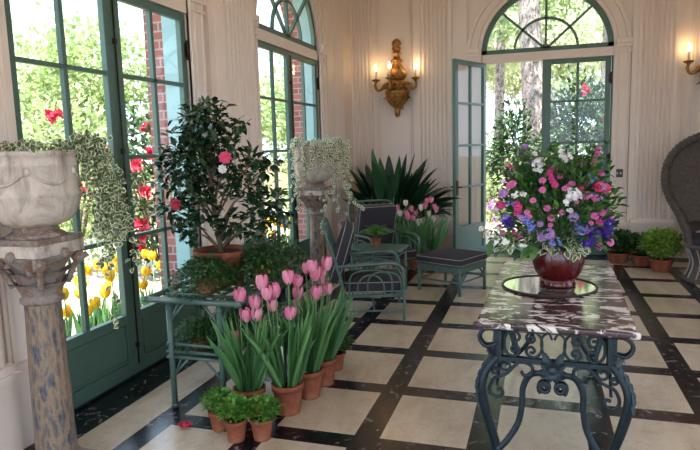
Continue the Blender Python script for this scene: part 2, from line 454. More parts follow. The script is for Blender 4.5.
# cornice
m = MB()
for k, (d, z0, z1) in enumerate(((.10, CZ - .16, CZ), (.16, CZ - .08, CZ))):
    m.box((LX, FY, z0), (LX + d, BY, z1)); m.box((LX + d, BY - d, z0), (RX - d, BY, z1)); m.box((RX - d, FY, z0), (RX, BY, z1))
struct('trim_1', m, M['cream'])
TRIM = [1]
def trim(mb, loc, rz):
    TRIM[0] += 1; o = struct('trim_%d' % TRIM[0], mb, M['cream']); o.location = loc; o.rotation_euler = (0, 0, rz); bevel(o, .005, 2); return o
def ring(mb, c, zc, r0, r1, y0, y1, n=32, a0=0, a1=PI):
    vs = []; fs = []
    for i in range(n + 1):
        t = a0 + (a1 - a0) * i / n; k, q = math.cos(t), math.sin(t)
        vs += [(c + r0 * k, y0, zc + r0 * q), (c + r1 * k, y0, zc + r1 * q), (c + r1 * k, y1, zc + r1 * q), (c + r0 * k, y1, zc + r0 * q)]
    for i in range(n):
        for j in range(4): fs.append((4 * i + j, 4 * i + (j + 1) % 4, 4 * i + 4 + (j + 1) % 4, 4 * i + 4 + j))
    fs += [(3, 2, 1, 0), (4 * n, 4 * n + 1, 4 * n + 2, 4 * n + 3)]
    mb.add(vs, fs)
def casing(hw, loc, rz):
    m = MB()
    for s in (-1, 1):
        for (a, b, d) in ((hw, hw + .225, .045), (hw, hw + .03, .03), (hw + .05, hw + .075, .058), (hw + .17, hw + .2, .06)):
            x0, x1 = sorted((s * a, s * b)); m.box((x0, -d, 0 if d == .045 else .5), (x1, 0, ZS))
        x0, x1 = sorted((s * (hw - .0), s * (hw + .245)))
        m.box((x0, -.075, 0), (x1, 0, .49)); m.box((x0, -.09, .46), (x1, 0, .52))
        for (z0, z1, d) in ((ZS - .10, ZS - .075, .065), (ZS - .02, ZS + .03, .075), (ZS + .03, ZS + .10, .09)):
            m.box((x0 + (.02 if s > 0 else -.0), -d, z0), (x1 - (.0 if s > 0 else .02), 0, z1))
    for (r0, r1, d) in ((.0, .06, .035), (.06, .10, .055), (.10, .17, .04), (.17, .225, .065)):
        ring(m, 0, ZS + .10 if False else ZS, hw + r0, hw + r1, -d, 0)
    return trim(m, loc, rz)
for (c, hw, zs) in LW[1:] + LW[:1]: casing(HW, (LX, c, 0), PI / 2)
casing(DHW + .015, (DC, BY, 0), 0)
for (c, hw, zs) in RW: casing(HW, (RX, c, 0), -PI / 2)
def fluted(hw, d, nf, fd=.032):
    """profile of a fluted face, from -hw to hw, room side is -y"""
    pts = [(-hw, 0), (-hw, -d)]
    mar = hw * .13; w = (2 * hw - 2 * mar) / nf; fl = w * .3
    for i in range(nf):
        x0 = -hw + mar + i * w + fl / 2; x1 = x0 + w - fl
        for j in range(9):
            t = PI * j / 8
            pts.append(((x0 + x1) / 2 - (x1 - x0) / 2 * math.cos(t), -d + fd * math.sin(t)))
    return pts + [(hw, -d), (hw, 0)]
def pilaster(c, loc, rz, hw=.255, back=.42, d=.11, nf=7, lo=None, hi=None):
    m = MB()
    m.prism(fluted(hw, d, nf), 2, .58, CZ - .42)
    l, h = (-back if lo is None else lo), (back if hi is None else hi)
    m.box((l, -.05, 0), (h, 0, CZ - .16))
    m.box((-hw - .035, -d - .035, 0), (hw + .035, 0, .49)); m.box((-hw - .06, -d - .06, .49), (hw + .06, 0, .535)); m.box((-hw - .04, -d - .04, .535), (hw + .04, 0, .58))
    m.box((-hw - .03, -d - .03, CZ - .42), (hw + .03, 0, CZ - .34)); m.box((-hw - .06, -d - .06, CZ - .34), (hw + .06, 0, CZ - .16))
    o = trim(m, loc, rz); o.modifiers.clear(); return o
for c in (2.39, -.96): pilaster(0, (LX, c, 0), PI / 2, hw=.315, d=.155)
pilaster(0, (LX, 5.78, 0), PI / 2, hw=.22, back=.44, d=.06, lo=-.52, hi=.70)
pilaster(0, (-.53, BY, 0), 0, hw=.265, back=.33, d=.09, hi=.50, lo=-.34)
pilaster(0, (2.62, BY, 0), 0, hw=.25, back=.33, d=.09, lo=-.33, hi=.32)
m = MB()    # fluted strip in the corner and the panel mouldings beside the sconces
m.prism([(p[0] - 1.72, p[1] + BY) for p in fluted(.17, .06, 5)], 2, .58, CZ - .42)
m.box((LX, BY - .09, 0), (-1.52, BY, .58))
for x in (-1.47, -1.43, -.93, -.90, 3.06, 3.10, 3.66): m.box((x - .008, BY - .022, .6), (x + .008, BY, CZ - .2))
struct('trim_30', m, M['cream'])
m = MB(); m.box((LX, BY - .03, 0), (.05, BY, .16)); m.box((2.19, BY - .03, 0), (RX, BY, .16)); struct('baseboard_back', m, M['cream'])
m = MB()
for a, b in ((-1.9, -.52), (1.9, 2.8), (5.2, BY)): m.box((LX, a, 0), (LX + .03, b, .16))
struct('baseboard_left', m, M['cream'])

# ------------------------------------------------------------------ french windows
MUN = (1.09, 1.705, 2.315)
def sash(parent, w, sg, loc, rz, si=.085):
    """one glazed leaf; x = 0 at the hinge, extends towards sg*w; y = 0 inside face"""
    m = MB(); t = .048; so = .075
    def bx(x0, x1, z0, z1, y0=0.0, y1=t):
        a, b = sorted((sg * x0, sg * x1)); m.box((a, y0, z0), (b, y1, z1))
    bx(0, so, .02, 2.93); bx(w - si, w, .02, 2.93)
    bx(so, w - si, 2.865, 2.93); bx(so, w - si, .44, .505); bx(so, w - si, .02, .125)
    bx(so, w - si, .125, .44, .014, .032)
    for (x0, x1, z0, z1) in ((so + .02, w - si - .02, .405, .425), (so + .02, w - si - .02, .14, .16), (so + .02, so + .04, .14, .425), (w - si - .04, w - si - .02, .14, .425)):
        bx(x0, x1, z0, z1, .004, .02)
    xm = (so + w - si) / 2
    bx(xm - .019, xm + .019, .505, 2.865, .004, .044)
    for z in MUN: bx(so, w - si, z - .016, z + .016, .004, .044)
    o = m.build('sash', M['green'], parent); o.location = loc; o.rotation_euler = (0, 0, rz); bevel(o, .004, 2)
    g = MB(); a, b = sorted((sg * so, sg * (w - si))); g.add([(a, .024, .5), (b, .024, .5), (b, .024, 2.87), (a, .024, 2.87)], [(0, 1, 2, 3)]); g.build('panes', M['glass'], o)
    if True:
        for z in (.35, 1.45, 2.62):
            h = MB(); h.tube([(0, -.014, z - .06), (0, -.014, z + .06)], .013, 10)
            for q in (z - .07, z + .07): h.ball((0, -.014, q), .016, n=8, m=5)
            h.box(tuple(sorted((0, sg * .03))) [:1] + (-.004, z - .06), (max(0, sg * .03), .002, z + .06)); h.build('hinge', M['brass'], o)
    return o
def bolt(o, x, sg):
    h = MB(); h.tube([(x, -.014, .1), (x, -.014, 2.88)], .007, 8)
    for z in (.25, 1.0, 1.75, 2.55): h.box((x - .014, -.022, z - .02), (x + .014, 0, z + .02))
    h.build('espagnolette_bolt', M['brass'], o)
    k = MB(); k.box((x - .022, -.012, .93), (x + .022, 0, 1.07)); k.tube([(x, -.01, 1.0), (x, -.045, 1.0)], .01, 8); k.ball((x, -.06, 1.0), .026, (1, .8, 1)); k.build('knob', M['brass'], o)
def fanlight(parent, hw):
    m = MB(); R = hw - .004
    ring(m, 0, ZS, R - .075, R, 0, .048)
    m.box((-R, 0, ZS), (R, .048, ZS + .065))
    ring(m, 0, ZS + .03, .43, .465, .004, .044, 24)
    for a in (PI / 4.3, PI / 2, PI - PI / 4.3):
        d = V((math.cos(a), 0, math.sin(a))); n = V((-d.z, 0, d.x)) * .017
        p, q = d * .02, d * (R - .05)
        if a == PI / 2: pass
        m.prism([((p + n).x, ZS + .03 + (p + n).z), ((p - n).x, ZS + .03 + (p - n).z), ((q - n).x, ZS + .03 + (q - n).z), ((q + n).x, ZS + .03 + (q + n).z)], 1, .004, .044)
    ring(m, 0, ZS + .04, .0, .07, .0, .046, 10)
    o = m.build('fanlight', M['green'], parent)
    n = 28
    g2 = MB(); pts = [(R - .05) * V((math.cos(PI * i / n), 0, math.sin(PI * i / n))) for i in range(n + 1)]
    g2.add([(p.x, .024, ZS + .03 + p.z) for p in pts], [tuple(range(n + 1))]); g2.build('panes', M['glass'], o)
    return o
def french(name, hw, loc, rz, jamb):
    w = struct_empty(name); w.location = loc; w.rotation_euler = (0, 0, rz)
    f = MB()
    for s in (-1, 1):
        a, b = sorted((s * (hw - .018), s * (hw + .0))); f.box((a, .05, 0), (b, T_IN + .01, ZS))
    ring(f, 0, ZS, hw - .018, hw, .05, T_IN + .01)
    f.box((-hw, 0.05, -.01), (hw, T_BR + .05, .022)); f.build('frame', jamb, w)
    t = MB(); t.box((-hw, -.012, 2.935), (hw, .12, ZS)); t.build('transom', M['cream'], w)
    fanlight(w, hw); return w
for i, c in enumerate((.69, 4.0)):
    w = french('window_%d' % (i + 1), HW, (LX, c, 0), PI / 2, M['teal'])
    sash(w, .968, 1, (-.97, .006, 0), 0); s2 = sash(w, .968, -1, (.97, .006, 0), 0); bolt(s2, -.968 + .0, 1)
w = french('door_1', DHW + .015, (DC, BY, 0), 0, M['green'])
sash(w, .945, -1, (.904, .006, 0), 0, .125)
s1 = sash(w, .90, 1, (-.904, .0, 0), math.radians(-114)); 
k = MB(); k.box((.83, -.012, .98), (.88, .0, 1.2)); k.tube([(.855, -.01, 1.1), (.855, -.05, 1.1), (.80, -.055, 1.1)], .01, 8)
k.box((.83, .048, .98), (.88, .06, 1.2)); k.tube([(.855, .055, 1.1), (.855, .10, 1.1), (.80, .105, 1.1)], .01, 8); k.build('lever_handle', M['brass'], s1)

# light switch
t = thing('light_switch', 'dark metal light switch plate on the cream wall right of the open door', 'light switch', (2.165, BY - .0451, 1.24))
m = MB(); m.box((-.055, -.010, -.06), (.055, 0, .06)); bevel(m.build('plate', M['switch'], t), .003)
for x in (-.023, .023):
    m = MB(); m.box((x - .009, -.02, -.016), (x + .009, -.008, .016)); m.build('toggle', M['toggle'], t)
# ------------------------------------------------------------------ iron table
TX, TY, TZ = 1.16, .87, .80
tb = thing('iron_table', 'long table with purple breccia marble top on scrolled wrought iron base', 'table', (TX, TY, 0), math.radians(-2))
hx, hy = .395, .88
out = []
def qcorner(sx, sy):
    # shaped corner: a small ear between two shallow ogee curves
    c = [(1, .80), (.965, .86), (.985, .915), (1.03, .955), (1.03, .985), (.97, .995)]
    pts = [(sx * (hx * a), sy * (hy - (1 - b) * .62)) for a, b in c] + [(sx * hx * .88, sy * (hy - .006)), (sx * hx * .72, sy * (hy - .012))]
    return pts
outline = qcorner(1, 1) + qcorner(-1, 1)[::-1] + qcorner(-1, -1) + qcorner(1, -1)[::-1]
m = MB(); m.prism(outline, 2, TZ - .036, TZ)
top = fixn(m.build('marble_top', M['tablemarble'], tb)); bevel(top, .012, 4, 40)
C_HALF = [(-.62, 0), (-.55, .5), (-.2, .88), (.2, .88), (.48, .58), (.38, .25), (.08, .18), (-.1, .4), (.05, .6), (.22, .5)]
def cscroll(mb, cx, z, y, h, w, flip=1, axis='x', r=.008):
    up = smooth_path([(a, b, 0) for a, b in C_HALF], 5)
    full = [V((p.x, -p.y, 0)) for p in up[::-1]] + up[1:]
    pts = []
    for p in full:
        s = cx + flip * p.x * w; q = z + p.y * h
        pts.append((s, y, q) if axis == 'x' else (y, s, q))
    mb.tube(pts, r, 8)
def curl(mb, p, r0, turns, a0, sgn, axis='x', r=.007, w=.016):
    """spiral volute: starts at p and winds inward"""
    pts = []; n = int(28 * turns)
    c = V((p[0] - r0 * math.cos(a0), p[2] - r0 * math.sin(a0), 0))
    for i in range(n + 1):
        t = i / n; a = a0 + sgn * 2 * PI * turns * t; q = r0 * (1 - .72 * t)
        s, z = c.x + q * math.cos(a), c.y + q * math.sin(a)
        pts.append((s, p[1], z))
    if axis == 'y': pts = [(p[1], s, z) for (s, _, z) in pts]
    mb.tube(pts, 1, 8, flat=(w, r, V((0, 1, 0)) if axis == 'x' else V((1, 0, 0))))
fy = hy - .08; fx = hx - .09
for sx in (-1, 1):
    for sy in (-1, 1):
        m = MB()
        path = smooth_path([(sx * .285, sy * fy, .60), (sx * .335, sy * (fy + .02), .54), (sx * .365, sy * (fy + .035), .46), (sx * .362, sy * (fy + .03), .38), (sx * .335, sy * (fy + .01), .25), (sx * .295, sy * (fy - .015), .10), (sx * .29, sy * (fy - .02), .02), (sx * .31, sy * (fy - .005), .0)], 6)
        k = len(path); m.tube(path, [1.25 - .45 * abs(i / k - .35) for i in range(k)], 12, flat=(.019, .021, V((0, 1, 0))))
        m.box((sx * .285 - .02, sy * fy - .018, .57), (sx * .285 + .02, sy * fy + .018, TZ - .036))
        m.tube([(sx * .30, sy * (fy - .01), .012), (sx * .325, sy * (fy + .005), .012)], .02, 10)
        lg = m.build('leg', M['iron'], tb)
        v = MB()   # outward volute under the top: open strap loop
        pts = smooth_path([(sx * .27, sy * fy, .752), (sx * .335, sy * fy, .752), (sx * .372, sy * fy, .725), (sx * .378, sy * fy, .69), (sx * .35, sy * fy, .655), (sx * .31, sy * fy, .66), (sx * .285, sy * fy, .675)], 6)
        v.tube(pts, 1, 10, flat=(.026, .0115, V((0, 1, 0))))
        v.build('volute', M['iron'], lg)
        a = MB()   # acanthus leaves on the knee
        for i in range(7):
            p = path[int(k * (.02 + .065 * i))]
            for q in (-1, 1): a.leaf(p + V((sx * .014, q * .012 - .008, .03)), (sx * .12, q * .25 - .15, -.95), (sx * .6, -.8, .1), .05, .028, .3, -.05)
        for i in range(4): a.leaf((sx * (.29 + .012 * i), sy * fy - .03 + .02 * i, .655), (sx * .2, -.25 + .17 * i, -.9), (sx, -.4, .2), .065, .036, .3, -.15)
        a.build('acanthus_leaf', M['iron'], lg)
for sy in (-1, 1):
    y = sy * fy
    m = MB(); m.box((-.285, y - .016, .578), (.285, y + .016, .602)); m.box((-.285, y - .012, .748), (.285, y + .012, TZ - .036))
    ap = m.build('apron', M['iron'], tb)
    m = MB()
    for cx, fl in ((-.205, 1), (-.10, -1), (.10, 1), (.205, -1)): cscroll(m, cx, .675, y, .076, .072, fl)
    for cx in (-.026, .026):
        pts = smooth_path([(cx, y, .602), (cx * 2.2, y, .66), (cx * 2.1, y, .72), (cx * .9, y, .742), (cx * .25, y, .71)], 5); m.tube(pts, .0065, 8)
    m.build('scrollwork', M['iron'], ap)
    for s in (-1, 1):    # bracket scrolls under the rail
        m = MB()
        pts = smooth_path([(s * .325, y, .42), (s * .30, y, .47), (s * .24, y, .50), (s * .20, y, .545), (s * .165, y, .575), (s * .11, y, .56), (s * .105, y, .52), (s * .14, y, .50), (s * .16, y, .525)], 6); m.tube(pts, .0095, 8)
        pts = smooth_path([(s * .325, y, .42), (s * .32, y, .385), (s * .285, y, .365), (s * .255, y, .385), (s * .262, y, .412), (s * .285, y, .408)], 6); m.tube(pts, .0095, 8)
        for (cx, cz, rr) in ((.245, .545, .035), (.30, .515, .022)):
            pts = [(s * (cx + rr * (1 - .6 * t / 20) * math.cos(.45 * t)), y, cz + rr * (1 - .6 * t / 20) * math.sin(.45 * t)) for t in range(21)]; m.tube(pts, .0075, 8)
        m.build('bracket_scroll', M['iron'], ap)
    m = MB()    # straps that rise from the feet to the middle
    for s in (-1, 1):
        pts = smooth_path([(s * .285, y, .055), (s * .23, y + -sy * .01, .12), (s * .175, y - sy * .02, .22), (s * .155, y - sy * .02, .33), (s * .15, y - sy * .02, .43), (s * .11, y - sy * .015, .505), (s * .04, y, .52), (0, y, .50)], 6)
        m.tube(pts, 1, 10, flat=(.009, .0165, V((0, 1, 0))))
    m.build('stretcher', M['iron'], tb)
    m = MB()    # leafy boss in the middle
    m.ball((0, y + sy * .0, .54), .045, (1, .7, 1.1))
    for i in range(10):
        a = 2 * PI * i / 10
        m.leaf((.01 * math.cos(a), y + sy * .02, .55 + .01 * math.sin(a)), (math.cos(a), sy * .35, .8 * math.sin(a) - .1), (0, sy, 0), .062, .04, .3, .3)
    for s in (-1, 1):
        for (a0, L) in ((1.1, .16), (1.9, .13)):
            m.leaf((s * .02, y + sy * .02, .575), (s * .5, sy * .1, a0), (0, sy, 0), L * .5, .035, .3, .35)
        pts = [(s * (.04 + .034 * (1 - .6 * t / 20) * math.cos(.5 * t - 1)), y + sy * .015, .455 + .036 * (1 - .6 * t / 20) * math.sin(.5 * t - 1)) for t in range(21)]
        m.tube(pts, 1, 8, flat=(.022, .009, V((0, 1, 0))))
    m.build('leafy_boss', M['iron'], tb)
for sx in (-1, 1):
    x = sx * .285
    m = MB(); m.box((x - .016, -fy, .578), (x + .016, fy, .602)); m.box((x - .012, -fy, .748), (x + .012, fy, TZ - .036))
    ap = m.build('apron', M['iron'], tb)
    m = MB()
    for i in range(10): cscroll(m, -fy + .11 + i * (2 * fy - .22) / 9, .675, x, .076, .07, 1 if i % 2 == 0 else -1, 'y')
    for s in (-1, 1):
        pts = smooth_path([(x, s * (fy - .0), .43), (x, s * (fy - .08), .50), (x, s * (fy - .2), .57), (x, s * (fy - .28), .555), (x, s * (fy - .27), .51), (x, s * (fy - .22), .52)], 6); m.tube(pts, .0085, 8)
    m.build('scrollwork', M['iron'], ap)

# mirror tray, vase, bouquet
tr = thing('mirror_tray', 'round mirrored tray with thin rim lying under the red vase', 'tray', (1.12, .90, TZ))
m = MB(); m.lathe([(.0, .0), (.285, .0), (.285, .008), (0, .008)], 64); m.sm = [False] * len(m.sm); m.build('mirror', M['mirror'], tr)
m = MB(); m.lathe([(.283, 0), (.295, 0), (.297, .006), (.295, .014), (.287, .014), (.284, .008)], 64, caps=False); m.build('rim', M['brass'], tr)
VX, VY = 1.175, .93
vz = thing('ribbed_vase', 'glossy oxblood red ribbed bowl vase standing on the mirrored tray', 'vase', (VX, VY, TZ + .0085))
m = MB()
prof = [(.0, .0), (.108, .0), (.112, .012), (.104, .03), (.098, .042), (.118, .06), (.142, .095), (.156, .14), (.160, .18), (.157, .215), (.150, .235), (.155, .245), (.150, .250), (.142, .24), (.146, .215), (.14, .12), (.0, .06)]
m.lathe(prof, 96, mod=lambda a, z, i: 1 + (.018 * abs(math.cos(a * 12)) if 5 <= i <= 9 else 0)); m.build('bowl', M['glaze'], vz)
m = MB(); m.lathe([(.100, .032), (.1045, .034), (.1045, .04), (.099, .044)], 64, caps=False); m.build('foot_band', M['glazefoot'], vz)

bq = thing('flower_bouquet', 'big loose bouquet of pink, white and violet flowers in the red vase', 'flower bouquet', (VX, VY, TZ + .25))
B0 = V((VX, VY, TZ + .25))
HEADS = [(1.395, 1.684, -0.034, 'pink', 0.05), (1.388, 1.654, -0.061, 'pink', 0.05), (1.382, 1.617, -0.068, 'pink', 0.05), (1.415, 1.536, -0.043, 'pink', 0.055),
 (1.335, 1.418, -0.19, 'pink', 0.055), (1.323, 1.404, -0.164, 'pink', 0.055), (1.139, 1.576, -0.162, 'pink', 0.055), (1.277, 1.638, -0.093, 'pink', 0.055),
 (1.287, 1.587, -0.126, 'pink', 0.055), (1.11, 1.548, -0.207, 'magenta', 0.048), (1.122, 1.521, -0.215, 'magenta', 0.048), (1.13, 1.5, -0.228, 'magenta', 0.048),
 (1.142, 1.48, -0.239, 'magenta', 0.048), (1.113, 1.559, -0.193, 'magenta', 0.048), (1.223, 1.515, -0.177, 'pink', 0.05), (1.239, 1.486, -0.211, 'pink', 0.05),
 (1.07, 1.507, -0.235, 'pink', 0.05), (1.098, 1.339, -0.256, 'pink', 0.05), (1.07, 1.452, -0.27, 'pink', 0.05), (1.122, 1.283, -0.272, 'pink', 0.05),
 (0.845, 1.427, -0.137, 'pink', 0.05), (0.889, 1.483, -0.175, 'pink', 0.062), (0.876, 1.474, -0.169, 'pink', 0.062), (0.81, 1.354, -0.177, 'magenta', 0.06),
 (0.828, 1.344, -0.167, 'magenta', 0.06), (0.915, 1.358, -0.213, 'magenta', 0.06), (0.929, 1.344, -0.253, 'magenta', 0.06), (0.922, 1.308, -0.211, 'magenta', 0.06),
 (1.406, 1.459, -0.102, 'coral', 0.085), (1.44, 1.453, -0.105, 'coral', 0.07), (1.286, 1.46, -0.191, 'coral', 0.05), (1.381, 1.39, -0.151, 'pink', 0.06),
 (1.421, 1.3, -0.107, 'pink', 0.06), (1.377, 1.284, -0.159, 'pink', 0.06), (1.435, 1.267, -0.089, 'pink', 0.06), (1.473, 1.269, -0.052, 'pink', 0.06),
 (1.481, 1.109, -0.069, 'pink', 0.06), (1.419, 1.082, -0.067, 'pink', 0.06), (1.252, 1.284, -0.218, 'lilac', 0.075), (1.09, 1.163, -0.188, 'lilac', 0.075),
 (1.112, 1.184, -0.238, 'lilac', 0.075), (0.827, 1.422, -0.156, 'lilac', 0.075), (1.066, 1.152, -0.2, 'lilac', 0.06), (0.944, 1.688, -0.065, 'lilac', 0.06),
 (0.854, 1.266, -0.178, 'lilac', 0.06), (1.054, 1.608, -0.172, 'white', 0.09), (1.194, 1.644, -0.124, 'white', 0.09), (1.223, 1.38, -0.241, 'white', 0.09),
 (1.233, 1.411, -0.25, 'white', 0.09), (1.268, 1.409, -0.23, 'white', 0.075), (1.043, 1.571, -0.171, 'white', 0.075), (1.205, 1.635, -0.149, 'white', 0.075),
 (0.927, 1.415, -0.214, 'white', 0.05), (0.957, 1.418, -0.217, 'white', 0.05), (0.701, 1.176, -0.052, 'white', 0.05), (0.74, 1.144, -0.058, 'white', 0.05),
 (0.908, 1.406, -0.191, 'white', 0.05), (0.815, 1.182, -0.13, 'white', 0.05), (0.938, 1.676, -0.083, 'lilac', 0.07), (0.955, 1.707, -0.044, 'lilac', 0.07),
 (1.0, 1.235, -0.22, 'blue', 0.075), (1.012, 1.221, -0.252, 'blue', 0.075), (1.274, 1.206, -0.203, 'blue', 0.075), (0.988, 1.257, -0.244, 'blue', 0.075),
 (0.872, 1.258, -0.16, 'blue', 0.075), (1.351, 1.499, -0.142, 'blue', 0.075), (1.389, 1.376, -0.124, 'blue', 0.075), (1.16, 1.13, -0.208, 'blue', 0.075),
 (1.293, 1.185, -0.184, 'blue', 0.075), (1.356, 1.144, -0.109, 'violet', 0.095), (1.334, 1.13, -0.104, 'violet', 0.095), (1.432, 1.185, -0.081, 'violet', 0.095),
 (1.447, 1.224, -0.093, 'violet', 0.095), (1.37, 1.181, -0.145, 'violet', 0.075), (1.465, 1.174, -0.044, 'violet', 0.075), (0.873, 1.243, -0.193, 'violet', 0.075),
 (1.293, 1.207, -0.168, 'violet', 0.075), (1.45, 1.139, -0.026, 'violet', 0.075), (1.327, 1.197, -0.178, 'magenta', 0.055), (1.409, 1.241, -0.128, 'magenta', 0.055),
 (1.434, 1.317, -0.09, 'magenta', 0.055), (1.34, 1.205, -0.148, 'magenta', 0.055), (1.171, 1.528, -0.194, 'pink', 0.045), (1.199, 1.459, -0.247, 'pink', 0.045),
 (1.016, 1.39, -0.279, 'pink', 0.045), (0.982, 1.314, -0.257, 'pink', 0.045), (1.185, 1.313, -0.239, 'pink', 0.045), (1.129, 1.111, -0.194, 'lilac', 0.045),
 (1.323, 1.481, -0.176, 'magenta', 0.036), (1.23, 1.319, -0.248, 'white', 0.045), (1.095, 1.177, -0.225, 'blue', 0.05), (0.772, 1.297, -0.12, 'white', 0.045),
 (0.832, 1.161, -0.096, 'pink', 0.04), (0.877, 1.589, -0.129, 'magenta', 0.036), (0.997, 1.289, -0.274, 'pink', 0.036), (1.299, 1.083, -0.091, 'pink', 0.036),
 (1.059, 1.238, -0.223, 'lilac', 0.045), (0.79, 1.303, -0.103, 'white', 0.045), (1.023, 1.662, -0.11, 'white', 0.045), (1.062, 1.614, -0.129, 'pink', 0.04),
 (1.223, 1.47, -0.2, 'pink', 0.04), (0.889, 1.359, -0.219, 'blue', 0.05), (0.829, 1.249, -0.136, 'lilac', 0.045), (0.807, 1.204, -0.101, 'magenta', 0.036),
 (0.936, 1.145, -0.158, 'magenta', 0.036), (1.133, 1.154, -0.206, 'pink', 0.036), (1.317, 1.606, -0.103, 'pink', 0.05), (0.998, 1.622, -0.147, 'lilac', 0.045),
 (1.429, 1.425, -0.115, 'magenta', 0.036), (1.339, 1.2, -0.178, 'blue', 0.05), (1.237, 1.581, -0.149, 'lilac', 0.045), (1.291, 1.196, -0.192, 'blue', 0.05),
 (1.267, 1.375, -0.209, 'pink', 0.036), (0.949, 1.278, -0.251, 'lilac', 0.045), (0.877, 1.255, -0.159, 'pink', 0.036), (1.381, 1.287, -0.138, 'pink', 0.036),
 (0.898, 1.171, -0.139, 'magenta', 0.036), (1.358, 1.57, -0.066, 'magenta', 0.036), (1.119, 1.231, -0.222, 'pink', 0.036), (1.357, 1.239, -0.152, 'pink', 0.036),
 (1.428, 1.457, -0.118, 'lilac', 0.045)]
def petal(mb, c, d, n, L, w, cupv=.3):
    mb.leaf(c, d, n, L, w, cupv, .25)
def frame(n):
    n = V(n).normalized(); a = n.orthogonal().normalized(); return n, a, n.cross(a)
def bloom(kind, size, n):
    """flower head at the origin facing n"""
    mb = MB(); n, a, b = frame(n)
    if kind in ('pink', 'magenta', 'lilac', 'coral'):
        rings = ((.5, 5, .55), (.8, 7, .25), (1, 9, -.05)) if kind != 'coral' else ((.4, 6, .9), (.7, 9, .5), (.95, 11, .15), (1.05, 12, -.15))
        for f, k, up in rings:
            for i in range(k):
                t = 2 * PI * (i + rnd.random() * .5) / k
                d = (a * math.cos(t) + b * math.sin(t)) + n * up
                petal(mb, n * (.012 * (1 - f)), d, n, size * .5 * f, size * .42 * f, .35)
    elif kind == 'white' or kind == 'blue':
        for i in range(11 if kind == 'white' else 9):
            c = rand_dir() * size * .42 * rnd.uniform(.5, 1); c = c + n * size * .2
            nn, aa, bb = frame(n + rand_dir() * .7)
            for j in range(5):
                t = 2 * PI * j / 5; petal(mb, c, aa * math.cos(t) + bb * math.sin(t) + nn * .25, nn, size * .2, size * .17, .2)
    elif kind == 'violet':
        for i in range(7):
            c = rand_dir() * size * .3
            for j in range(4):
                d = rand_dir(.1) + n * .5; petal(mb, c, d, rand_dir(), size * .38, size * .34, .4)
    elif kind == 'bud':
        mb.ball((0, 0, 0), size * .4, (1, 1, 1.25))
    return mb
core = B0 + V((0, 0, -.08))
stems = MB()
for i, (x, z, dy, kind, size) in enumerate(HEADS):
    p = V((x, VY + dy, z)); rel = p - B0
    n = (rel.normalized() * .8 + V((-.05, -.75, .25))).normalized()
    o = bloom(kind, size, n).build({'pink': 'pink_blossom', 'magenta': 'magenta_blossom', 'coral': 'coral_peony', 'white': 'white_flower_cluster', 'violet': 'violet_blossom', 'blue': 'blue_flower_spike', 'lilac': 'lilac_blossom'}[kind], M[kind], bq)
    o.location = rel
    mid = V((rel.x * .35, rel.y * .4, rel.z * .45))
    stems.tube(smooth_path([V((rel.x * .1, rel.y * .1, -.12)), mid, rel - n * .01], 4), .0028, 5)
stems.build('stems', M['stem'], bq)
# foliage body
fo = MB()
for i in range(1500):
    d = rand_dir(.15); d.normalize()
    r = rnd.uniform(.35, 1) ** .6
    p = V((d.x * .36 * r, d.y * .28 * r, .25 + d.z * .33 * r))
    if p.z < .03 and rnd.random() < .8: continue
    out_d = (V((p.x, p.y, p.z * .8 + .05)).normalized() + rand_dir() * .7)
    L = rnd.uniform(.035, .08)
    fo.leaf(p, out_d, V((0, -.3, 1)), L, L * .55, .2, .25)
for i in range(46):       # taller sprays
    a = rnd.uniform(0, 2 * PI); tip = V((.36 * math.cos(a) * rnd.uniform(.4, 1), .26 * math.sin(a), rnd.uniform(.42, .66)))
    pts = smooth_path([V((0, 0, 0)), tip * .5 + V((0, 0, .05)), tip], 6); fo.tube(pts, .002, 4)
    for p in pts[5:]:
        for q in range(4): fo.leaf(p, rand_dir(.5), V((0, 0, 1)), .05, .024, .2, .2)
fo.build('foliage', M['bouq'], bq)
vi = MB()                  # variegated ivy over the rim and to the left
for i in range(34):
    a = rnd.uniform(0, 2 * PI); p = V((.14 * math.cos(a), .14 * math.sin(a), .03))
    for k in range(3): vi.leaf(p + rand_dir() * .035, V((math.cos(a), math.sin(a), -.5)) + rand_dir() * .5, V((0, -.5, 1)), .055, .05, .2, .3)
for (tx, ty, tz) in ((-.40, -.08, .06), (-.46, -.02, .10), (-.36, -.14, .0), (-.30, -.16, .03), (.10, -.2, .0)):
    pts = smooth_path([V((0, 0, .05)), V((tx * .5, ty * .6, .12)), V((tx, ty, tz))], 7); vi.tube(pts, .002, 4)
    for p in pts[4:]:
        for q in range(3): vi.leaf(p + rand_dir() * .015, rand_dir(-.1) + V((tx, ty, 0)), V((0, -.4, 1)), .05, .034, .2, .3)
vi.build('variegated_leaves', M['ivy'], bq)
bl = MB()                  # broad drooping leaves on the left
for (px_, py_, pz_, dx, dz, L) in ((-.13, -.10, .06, -.25, -.8, .14), (-.17, -.06, .03, -.45, -.7, .13), (-.24, -.05, .02, -.3, -.8, .11), (-.36, -.05, .05, -.3, -.9, .12), (-.42, -.03, .06, -.15, -.9, .13), (-.30, -.08, .04, -.2, -.9, .1), (.17, -.1, .16, .55, -.65, .13)):
    bl.leaf((px_, py_, pz_), (dx, -.35, dz), (-.2, -.9, .4), L, L * .42, .25, .12)
bl.build('broad_leaves', M['bouq'], bq)

